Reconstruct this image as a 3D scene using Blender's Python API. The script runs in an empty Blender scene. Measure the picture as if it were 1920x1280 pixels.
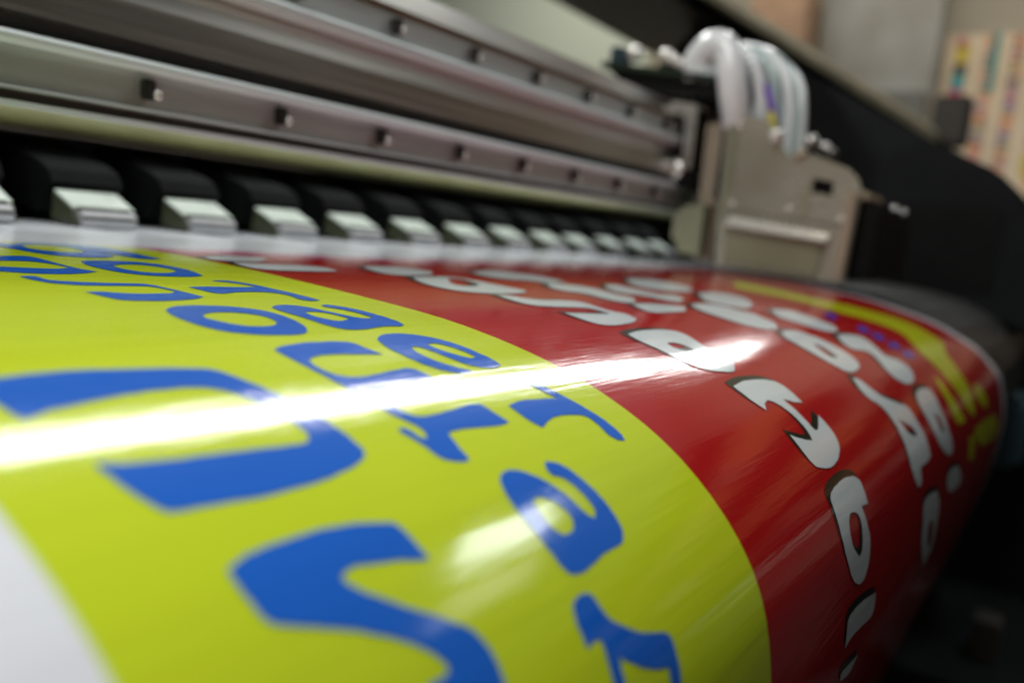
import bpy, bmesh, math, random
from mathutils import Vector, Matrix
from mathutils.geometry import tessellate_polygon

sc = bpy.context.scene
U = 0.035          # one layout unit in metres; layout z = 0 is 1 m above the floor
Z0 = 1.0

def W(x, y, z):
    return Vector((x * U, y * U, Z0 + z * U))

# ------------------------------------------------------------------ camera
cam = bpy.data.cameras.new("camera")
cam.sensor_width = 36.0
cam.lens = 30.0
cam.clip_start = 0.01
cam.clip_end = 60.0
cam_ob = bpy.data.objects.new("camera", cam)
sc.collection.objects.link(cam_ob)
_r = Matrix(((0.567333, 0.057503, -0.821478),
             (-0.817568, 0.158731, -0.553522),
             (0.098565, 0.985646, 0.137066))).to_4x4()
cam_ob.matrix_world = Matrix.Translation(W(0, 0, 0)) @ _r
cam.dof.use_dof = True
cam.dof.focus_distance = 9.8 * U
cam.dof.aperture_fstop = 4.6
sc.camera = cam_ob

# ------------------------------------------------------------------ world: dim workshop light, no sky
world = bpy.data.worlds.new("World")
sc.world = world
world.use_nodes = True
nt = world.node_tree
bg = nt.nodes["Background"]
tc = nt.nodes.new("ShaderNodeTexCoord")
sep = nt.nodes.new("ShaderNodeSeparateXYZ")
mr = nt.nodes.new("ShaderNodeMapRange")
mr.inputs[1].default_value = -1.0
mr.inputs[2].default_value = 1.0
cr = nt.nodes.new("ShaderNodeValToRGB")
nt.links.new(tc.outputs["Generated"], sep.inputs[0])
nt.links.new(sep.outputs[2], mr.inputs[0])
nt.links.new(mr.outputs[0], cr.inputs[0])
# the room is dimmer on the customer side (-y) than behind the printer
my = nt.nodes.new("ShaderNodeMapRange")
my.inputs[1].default_value = -0.9; my.inputs[2].default_value = 0.6
my.inputs[3].default_value = 0.07; my.inputs[4].default_value = 0.55
nt.links.new(sep.outputs[1], my.inputs[0])
nt.links.new(my.outputs[0], bg.inputs[1])
nt.links.new(cr.outputs[0], bg.inputs[0])
el = cr.color_ramp.elements
el[0].position = 0.0;  el[0].color = (0.010, 0.011, 0.013, 1)
el[1].position = 1.0;  el[1].color = (0.24, 0.24, 0.24, 1)
e = el.new(0.47); e.color = (0.015, 0.015, 0.017, 1)
e = el.new(0.53); e.color = (0.34, 0.29, 0.23, 1)
e = el.new(0.66); e.color = (0.33, 0.31, 0.28, 1)
e = el.new(0.75); e.color = (0.30, 0.30, 0.30, 1)

# ------------------------------------------------------------------ lamps (ceiling fittings 1.4 m above the platen, and added fills)
def ceiling_or_fill_lamp(name, x, y, z, sx, sy, watts, col=(1, 1, 1), rot=0.0):
    l = bpy.data.lights.new(name, 'AREA')
    l.shape = 'RECTANGLE'
    l.size = sx * U
    l.size_y = sy * U
    l.energy = watts
    l.color = col
    o = bpy.data.objects.new(name, l)
    o.location = W(x, y, z)
    o.rotation_euler = (0, 0, math.radians(rot))
    sc.collection.objects.link(o)
    return o
# radiance of a rectangular area lamp = energy / (pi * area) / ... : energy given per lamp area below
def watts(sx, sy, radiance):
    return radiance * math.pi * (sx * U) * (sy * U)
ceiling_or_fill_lamp("ceiling_or_fill_lamp", 88, 38.8, 40, 128, 5.6, watts(128, 5.6, 18.0), (1.0, 1.0, 0.98), -6.7)
ceiling_or_fill_lamp("ceiling_or_fill_lamp", -12, 10, 40, 40, 14, watts(40, 14, 6.0), (1.0, 0.99, 0.97))  # added fill for rails and clamps, placed clear of the film's reflections
_p = ceiling_or_fill_lamp("platen_fill", 18, 16.6, 0.985, 60, 5.0, watts(60, 5.0, 0.80), (0.95, 0.97, 1.0))  # added fill under the beam, brightens clamps and white strip
_p.data.spread = math.radians(125)      # spread narrowed so the added fill barely mirrors in the film
ceiling_or_fill_lamp("ceiling_or_fill_lamp", 60, -8, 40, 15, 9, watts(15, 9, 6.5), (0.92, 0.98, 1.0))
ceiling_or_fill_lamp("ceiling_or_fill_lamp", 60, -20, 40, 15, 7, watts(15, 7, 1.6), (1.0, 0.97, 0.85))
_w = ceiling_or_fill_lamp("wall_fill", 168, 20, 68, 26, 260, watts(26, 260, 1.15), (1.0, 0.90, 0.76))  # added fill that lifts the far wall and poster
_w.rotation_euler = (0, math.radians(-50), 0)

sc.view_settings.view_transform = 'Standard'
sc.view_settings.look = 'None'
sc.view_settings.gamma = 1.0
sc.view_settings.use_curve_mapping = False
sc.view_settings.exposure = 0.74
sc.cycles.use_denoising = True
sc.cycles.max_bounces = 8
sc.cycles.caustics_reflective = True
sc.cycles.caustics_refractive = False

# ------------------------------------------------------------------ materials
def srgb(r, g, b):
    f = lambda c: (c / 255.0 / 12.92) if c / 255.0 <= 0.04045 else ((c / 255.0 + 0.055) / 1.055) ** 2.4
    return (f(r), f(g), f(b), 1.0)

def mat(name, col, rough=0.5, metal=0.0, noise=0.0, nscale=30.0, stretch=(1, 1, 1), bump=0.0, spec=0.5,
        col2=None, coat=0.0, rvar=0.0, trans=0.0):
    m = bpy.data.materials.new(name)
    m.use_nodes = True
    n = m.node_tree
    b = n.nodes["Principled BSDF"]
    c = tuple(col[:3]) + (1,)
    b.inputs["Base Color"].default_value = c
    b.inputs["Roughness"].default_value = rough
    b.inputs["Metallic"].default_value = metal
    b.inputs["Specular IOR Level"].default_value = spec
    b.inputs["Coat Weight"].default_value = coat
    b.inputs["Transmission Weight"].default_value = trans
    t = n.nodes.new("ShaderNodeTexCoord")
    mp = n.nodes.new("ShaderNodeMapping")
    mp.inputs["Scale"].default_value = stretch
    nz = n.nodes.new("ShaderNodeTexNoise")
    nz.inputs["Scale"].default_value = nscale
    nz.inputs["Detail"].default_value = 5.0
    n.links.new(t.outputs["Object"], mp.inputs[0])
    n.links.new(mp.outputs[0], nz.inputs["Vector"])
    if noise or col2:
        mx = n.nodes.new("ShaderNodeMix")
        mx.data_type = 'RGBA'
        mx.inputs["A"].default_value = tuple(max(0, v * (1 - noise)) for v in c[:3]) + (1,)
        c2 = col2 if col2 else tuple(min(1, v * (1 + noise)) for v in c[:3])
        mx.inputs["B"].default_value = tuple(c2[:3]) + (1,)
        rp = n.nodes.new("ShaderNodeMapRange")
        rp.inputs[1].default_value = 0.35
        rp.inputs[2].default_value = 0.65
        n.links.new(nz.outputs[0], rp.inputs[0])
        n.links.new(rp.outputs[0], mx.inputs["Factor"])
        n.links.new(mx.outputs["Result"], b.inputs["Base Color"])
    if rvar:
        rr = n.nodes.new("ShaderNodeMapRange")
        rr.inputs[1].default_value = 0.3
        rr.inputs[2].default_value = 0.7
        rr.inputs[3].default_value = max(0.02, rough - rvar)
        rr.inputs[4].default_value = rough + rvar
        n.links.new(nz.outputs[0], rr.inputs[0])
        n.links.new(rr.outputs[0], b.inputs["Roughness"])
    if bump:
        bp = n.nodes.new("ShaderNodeBump")
        bp.inputs["Strength"].default_value = 1.0
        bp.inputs["Distance"].default_value = bump
        n.links.new(nz.outputs[0], bp.inputs["Height"])
        n.links.new(bp.outputs[0], b.inputs["Normal"])
    return m

XB = 7.87      # yellow | red boundary along the sheet width
XL = 1.95      # white | yellow boundary

def vinyl(name, mode, col=None):
    """glossy printed vinyl; the UV map holds flat sheet coordinates (x, s)"""
    m = bpy.data.materials.new(name)
    m.use_nodes = True
    n = m.node_tree
    L = n.links.new
    b = n.nodes["Principled BSDF"]
    b.inputs["Roughness"].default_value = 0.095
    b.inputs["IOR"].default_value = 1.5
    uv = n.nodes.new("ShaderNodeUVMap"); uv.uv_map = "flat"
    sp = n.nodes.new("ShaderNodeSeparateXYZ")
    L(uv.outputs[0], sp.inputs[0])
    def math_(op, a, b_=None, clamp=False):
        k = n.nodes.new("ShaderNodeMath"); k.operation = op; k.use_clamp = clamp
        for i, v in enumerate((a, b_)):
            if v is None: continue
            if isinstance(v, (int, float)): k.inputs[i].default_value = v
            else: L(v, k.inputs[i])
        return k.outputs[0]
    def mix(f, a, b_):
        k = n.nodes.new("ShaderNodeMix"); k.data_type = 'RGBA'
        L(f, k.inputs["Factor"])
        for s_, v in (("A", a), ("B", b_)):
            if isinstance(v, tuple): k.inputs[s_].default_value = v
            else: L(v, k.inputs[s_])
        return k.outputs["Result"]
    def step(v, lo, hi):
        k = n.nodes.new("ShaderNodeMapRange"); k.interpolation_type = 'SMOOTHSTEP'
        L(v, k.inputs[0]); k.inputs[1].default_value = lo; k.inputs[2].default_value = hi
        return k.outputs[0]
    def noise(scale, sx, sy, detail=4.0, rough=0.5):
        mp = n.nodes.new("ShaderNodeMapping"); mp.inputs["Scale"].default_value = (sx, sy, 1)
        L(uv.outputs[0], mp.inputs[0])
        k = n.nodes.new("ShaderNodeTexNoise"); k.inputs["Scale"].default_value = scale
        k.inputs["Detail"].default_value = detail; k.inputs["Roughness"].default_value = rough
        L(mp.outputs[0], k.inputs["Vector"])
        return k.outputs[0]
    X, S = sp.outputs[0], sp.outputs[1]
    paper = (0.80, 0.83, 0.88, 1)
    YEL = (0.56, 0.69, 0.016, 1)
    RED = (0.42, 0.006, 0.008, 1)
    if mode == 'sheet':
        c = mix(step(X, XB - .012, XB + .012), YEL, RED)
        c = mix(step(X, XL + .03, XL - .03), c, paper)
        # unprinted margin along the far edge (stored in the second channel of the edge map)
        ed = n.nodes.new("ShaderNodeAttribute"); ed.attribute_name = "edge"
        c = mix(step(ed.outputs["Fac"], 1.0, 0.8), c, paper)
    else:
        c = col
    # the print head has not yet finished the rows near the clamps: ink coverage rises in passes
    wob = noise(1.0, .55, .25)
    pas = math_('ADD', S, math_('MULTIPLY', math_('SUBTRACT', wob, 0.5), 1.3))
    slope = math_('MULTIPLY', math_('MINIMUM', math_('SUBTRACT', X, 6.0), 6.0), 0.12)
    pas = math_('SUBTRACT', pas, slope)
    ink = step(pas, 6.0, 7.3)
    first = step(pas, 5.5, 6.7)
    tint = {'sheet': (0.75, 0.25, 0.42, 1)}.get(mode, (0.55, 0.75, 0.92, 1))
    if mode == 'white': tint = paper
    if mode == 'sheet':
        tint = mix(step(X, XB - .012, XB + .012), (0.80, 0.84, 0.55, 1), tint)
    base = mix(first, paper, tint)
    c = mix(ink, base, c)
    # faint pass banding and density drift of the ink
    bnd = math_('ADD', math_('MULTIPLY', noise(1.0, .06, 5.0, 6.0, .7), 0.16), 0.92)
    drift = math_('ADD', math_('MULTIPLY', noise(1.0, .5, .5, 4.0, .6), 0.10), 0.95)
    sc_ = n.nodes.new("ShaderNodeVectorMath"); sc_.operation = 'SCALE'
    if isinstance(c, tuple): sc_.inputs[0].default_value = c[:3]
    else: L(c, sc_.inputs[0])
    L(math_('MULTIPLY', bnd, drift), sc_.inputs["Scale"])
    L(sc_.outputs[0], b.inputs["Base Color"])
    # fine banding of the passes and slight waviness of the film
    fine = noise(1.0, .9, 26.0, 3.0, .6)
    mid = noise(1.0, .35, 3.2, 2.0, .5)
    spk = noise(1.0, .6, 9.0, 3.0, .55)
    h = math_('ADD', math_('MULTIPLY', fine, 0.00003), math_('MULTIPLY', mid, 0.00009))
    h = math_('ADD', h, math_('MULTIPLY', spk, 0.00011))
    bp = n.nodes.new("ShaderNodeBump"); bp.inputs["Strength"].default_value = 1.0
    bp.inputs["Distance"].default_value = 1.0
    L(h, bp.inputs["Height"]); L(bp.outputs[0], b.inputs["Normal"])
    return m

M = {}
M['sheet'] = vinyl("printed_vinyl", 'sheet')
M['blue'] = vinyl("blue_ink", 'blue', (0.008, 0.125, 0.60, 1))
M['white'] = vinyl("white_ink", 'white', (0.66, 0.72, 0.72, 1))
M['black'] = vinyl("black_ink", 'white', (0.02, 0.022, 0.015, 1))
M['stripe'] = vinyl("yellow_ink", 'stripe', (0.56, 0.60, 0.01, 1))
M['dots'] = vinyl("violet_ink", 'stripe', (0.10, 0.06, 0.45, 1))
M['alu'] = mat("brushed_aluminium", (0.68, 0.66, 0.62), 0.34, 1.0, 0.10, 6, (1, 40, 40), 0.00002, rvar=.06)
M['alu_dark'] = mat("dark_anodised_aluminium", (0.20, 0.19, 0.175), 0.36, 1.0, 0.15, 6, (1, 30, 30))
M['alu_bright'] = mat("polished_rail_steel", (0.78, 0.86, 0.86), 0.38, 0.0, 0.06, 8, (1, 40, 40), spec=0.3)
M['alu_matte'] = mat("matte_anodised_aluminium", (0.62, 0.65, 0.63), 0.5, 0.45, 0.08, 6, (1, 20, 20))
M['alu_under'] = mat("satin_aluminium_yellow_spill", (0.36, 0.35, 0.14), 0.35, 0.6, 0.12, 5, (1, 20, 20))  # yellow reflected from the sheet is painted into this base colour
M['groove'] = mat("blackened_groove", (0.045, 0.042, 0.038), 0.5, 0.4, 0.2, 10)
M['black_plastic'] = mat("black_plastic", (0.003, 0.0033, 0.0033), 0.5, 0.0, 0.3, 20, bump=0.0001, spec=0.2)
M['arm'] = mat("matt_black_arm", (0.006, 0.0066, 0.0066), 0.7, 0.0, 0.3, 20, bump=0.0001, spec=0.06)
M['black_body'] = mat("black_powder_coat", (0.007, 0.009, 0.009), 0.6, 0.0, 0.25, 14, spec=0.2)
M['head'] = mat("grey_green_lever", (0.46, 0.52, 0.46), 0.35, 0.1, 0.12, 60, bump=0.00006)
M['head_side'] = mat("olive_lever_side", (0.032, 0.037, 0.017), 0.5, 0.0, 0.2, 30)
M['bar'] = mat("grey_roller_bar", (0.36, 0.365, 0.38), 0.3, 0.3, 0.1, 40)
M['platen'] = mat("grey_platen", (0.05, 0.05, 0.046), 0.38, 0.3, 0.25, 12, (1, 4, 4))
M['plate'] = mat("satin_steel_plate", (0.50, 0.48, 0.36), 0.28, 0.6, 0.12, 5, col2=(0.62, 0.60, 0.52), rvar=0.06)
M['plate_low'] = mat("steel_plate_lower", (0.30, 0.30, 0.20), 0.42, 0.4, 0.12, 8)
M['tan'] = mat("tan_bracket", (0.42, 0.35, 0.26), 0.4, 0.4, 0.15, 6)
M['steel'] = mat("bright_steel", (0.88, 0.86, 0.80), 0.25, 0.5, 0.05, 30)
M['pcb'] = mat("dark_green_tray", (0.012, 0.030, 0.012), 0.4, 0.0, 0.3, 20)
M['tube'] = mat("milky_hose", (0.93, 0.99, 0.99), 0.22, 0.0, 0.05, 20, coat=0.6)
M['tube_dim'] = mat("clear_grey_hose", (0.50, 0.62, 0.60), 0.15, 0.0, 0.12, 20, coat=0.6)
M['violet'] = mat("violet_wire", (0.16, 0.07, 0.42), 0.4)
M['yellow'] = mat("yellow_connector", (0.55, 0.48, 0.03), 0.4)
M['bin_orange'] = mat("orange_bins", (0.50, 0.22, 0.08), 0.7)
M['lip'] = mat("tan_hood_lip", (0.60, 0.52, 0.36), 0.45, 0.2, 0.15, 10)
M['hood'] = mat("dark_hood", (0.045, 0.05, 0.05), 0.45, 0.1, 0.2, 8)
M['hood_edge'] = mat("black_hood_edge", (0.010, 0.009, 0.006), 0.7, 0, 0.2, 8, spec=0.15)
M['wall'] = mat("painted_wall", (0.46, 0.43, 0.35), 0.8, 0.0, 0.10, 1.2, bump=0.0004)
M['cabinet'] = mat("grey_cabinet", (0.36, 0.36, 0.33), 0.6, 0.0, 0.10, 3, col2=(0.40, 0.42, 0.42))
M['drawer'] = mat("dark_grey_cabinet", (0.17, 0.175, 0.16), 0.6, 0.0, 0.1, 3)
M['carton'] = mat("brown_cardboard", (0.42, 0.28, 0.19), 0.8, 0.0, 0.1, 8)
M['carton_dark'] = mat("dark_cardboard", (0.035, 0.03, 0.022), 0.8, 0.0, 0.1, 8)
M['cream'] = mat("cream_paper", (0.80, 0.68, 0.50), 0.7, 0.0, 0.05, 6)
M['floor'] = mat("dark_floor", (0.02, 0.02, 0.02), 0.9, 0.0, 0.3, 3)
M['teal'] = mat("blue_grey_stand", (0.03, 0.07, 0.09), 0.5, 0.0, 0.2, 12)
M['white_panel'] = mat("pale_panel", (0.80, 0.92, 0.80), 0.5)
def flat(name, c): return mat(name, c, 0.7)
INK = {k: flat(k + "_patch", c) for k, c in dict(
    yellow=(0.72, 0.58, 0.05), black=(0.05, 0.05, 0.05), cyan=(0.05, 0.42, 0.48), magenta=(0.68, 0.06, 0.20),
    orange=(0.75, 0.30, 0.12), teal=(0.05, 0.32, 0.32), brown=(0.30, 0.14, 0.09), violet=(0.25, 0.18, 0.36),
    pink=(0.70, 0.32, 0.30), green=(0.36, 0.38, 0.18)).items()}

# ------------------------------------------------------------------ builders
def link(name, me, m, parent=None, smooth=False):
    o = bpy.data.objects.new(name, me)
    sc.collection.objects.link(o)
    if m is not None:
        for q in (m if isinstance(m, (list, tuple)) else [m]):
            me.materials.append(q)
    if smooth:
        for p in me.polygons: p.use_smooth = True
    if parent is not None:
        o.parent = parent
        o.matrix_parent_inverse = _mw(parent).inverted()
    return o

_MW = {}
def _mw(o):
    return _MW.get(o.name, Matrix.Identity(4))

def empty(name, x, y, z):
    o = bpy.data.objects.new(name, None)
    sc.collection.objects.link(o)
    o.location = W(x, y, z)
    _MW[o.name] = Matrix.Translation(W(x, y, z))
    return o

def tag(o, label=None, cat=None, group=None, kind=None):
    if label: o["label"] = label
    if cat: o["category"] = cat
    if group: o["group"] = group
    if kind: o["kind"] = kind
    return o

def finish(bm, name, m, parent=None, bevel=0.0, smooth=False, seg=2):
    if bevel:
        bmesh.ops.bevel(bm, geom=[e_ for e_ in bm.edges], offset=bevel * U, segments=seg, affect='EDGES', clamp_overlap=True)
    bmesh.ops.recalc_face_normals(bm, faces=bm.faces)
    me = bpy.data.meshes.new(name)
    bm.to_mesh(me); bm.free()
    return link(name, me, m, parent, smooth)

def add_hull(bm, a, b):
    """prism between two matching rings of layout points"""
    va = [bm.verts.new(W(*p)) for p in a]
    vb = [bm.verts.new(W(*p)) for p in b]
    bm.faces.new(va); bm.faces.new(vb[::-1])
    k = len(a)
    for i in range(k):
        j = (i + 1) % k
        bm.faces.new((va[i], vb[i], vb[j], va[j]))

def prism(name, yz, x0, x1, m, parent=None, bevel=0.0, bm=None):
    own = bm is None
    if own: bm = bmesh.new()
    add_hull(bm, [(x0, y, z) for y, z in yz], [(x1, y, z) for y, z in yz])
    if own: return finish(bm, name, m, parent, bevel)

def box(name, x0, x1, y0, y1, z0, z1, m, parent=None, bevel=0.0, bm=None):
    return prism(name, [(y0, z0), (y1, z0), (y1, z1), (y0, z1)], x0, x1, m, parent, bevel, bm)

def plate(name, outer, holes, x0, x1, m, parent=None):
    """YZ outline with holes, thickness along x"""
    rings = [outer] + holes
    flat_ = [[Vector((y, z, 0)) for y, z in r] for r in rings]
    tris = tessellate_polygon(flat_)
    pts = [p for r in rings for p in r]
    bm = bmesh.new()
    f = [bm.verts.new(W(x0, y, z)) for y, z in pts]
    g = [bm.verts.new(W(x1, y, z)) for y, z in pts]
    for t in tris:
        try:
            bm.faces.new([f[i] for i in t]); bm.faces.new([g[i] for i in reversed(t)])
        except ValueError: pass
    o = 0
    for r in rings:
        k = len(r)
        for i in range(k):
            j = (i + 1) % k
            bm.faces.new((f[o + i], f[o + j], g[o + j], g[o + i]))
        o += k
    return finish(bm, name, m, parent)

def spline(pts, n=8):
    P = [Vector(p) for p in pts]
    P = [2 * P[0] - P[1]] + P + [2 * P[-1] - P[-2]]
    out = []
    for i in range(1, len(P) - 2):
        for k in range(n):
            t = k / n
            out.append(0.5 * ((2 * P[i]) + (P[i + 1] - P[i - 1]) * t + (2 * P[i - 1] - 5 * P[i] + 4 * P[i + 1] - P[i + 2]) * t * t
                              + (3 * P[i] - P[i - 1] - 3 * P[i + 1] + P[i + 2]) * t ** 3))
    out.append(P[-2])
    return out

def tube(name, pts, r, m, parent=None, seg=14, bm=None):
    own = bm is None
    if own: bm = bmesh.new()
    path = spline(pts)
    rings = []
    up = Vector((1, 0.1, 0.05)).normalized()
    for i, p in enumerate(path):
        d = (path[min(i + 1, len(path) - 1)] - path[max(i - 1, 0)]).normalized()
        a = up.cross(d)
        if a.length < 1e-4: a = Vector((0, 0, 1)).cross(d)
        a.normalize(); b_ = d.cross(a)
        rings.append([bm.verts.new(W(*(p + (a * math.cos(2 * math.pi * k / seg) + b_ * math.sin(2 * math.pi * k / seg)) * r))) for k in range(seg)])
    for i in range(len(rings) - 1):
        for k in range(seg):
            j = (k + 1) % seg
            bm.faces.new((rings[i][k], rings[i][j], rings[i + 1][j], rings[i + 1][k]))
    bm.faces.new(rings[0][::-1]); bm.faces.new(rings[-1])
    if own: return finish(bm, name, m, parent, smooth=True)

def knob(name, c, r, m, parent=None, bm=None, squash=(1, 1, 1)):
    own = bm is None
    if own: bm = bmesh.new()
    mt = Matrix.Translation(W(*c)) @ Matrix.Diagonal((squash[0], squash[1], squash[2], 1))
    bmesh.ops.create_uvsphere(bm, u_segments=16, v_segments=10, radius=r * U, matrix=mt)
    if own: return finish(bm, name, m, parent, smooth=True)

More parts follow.
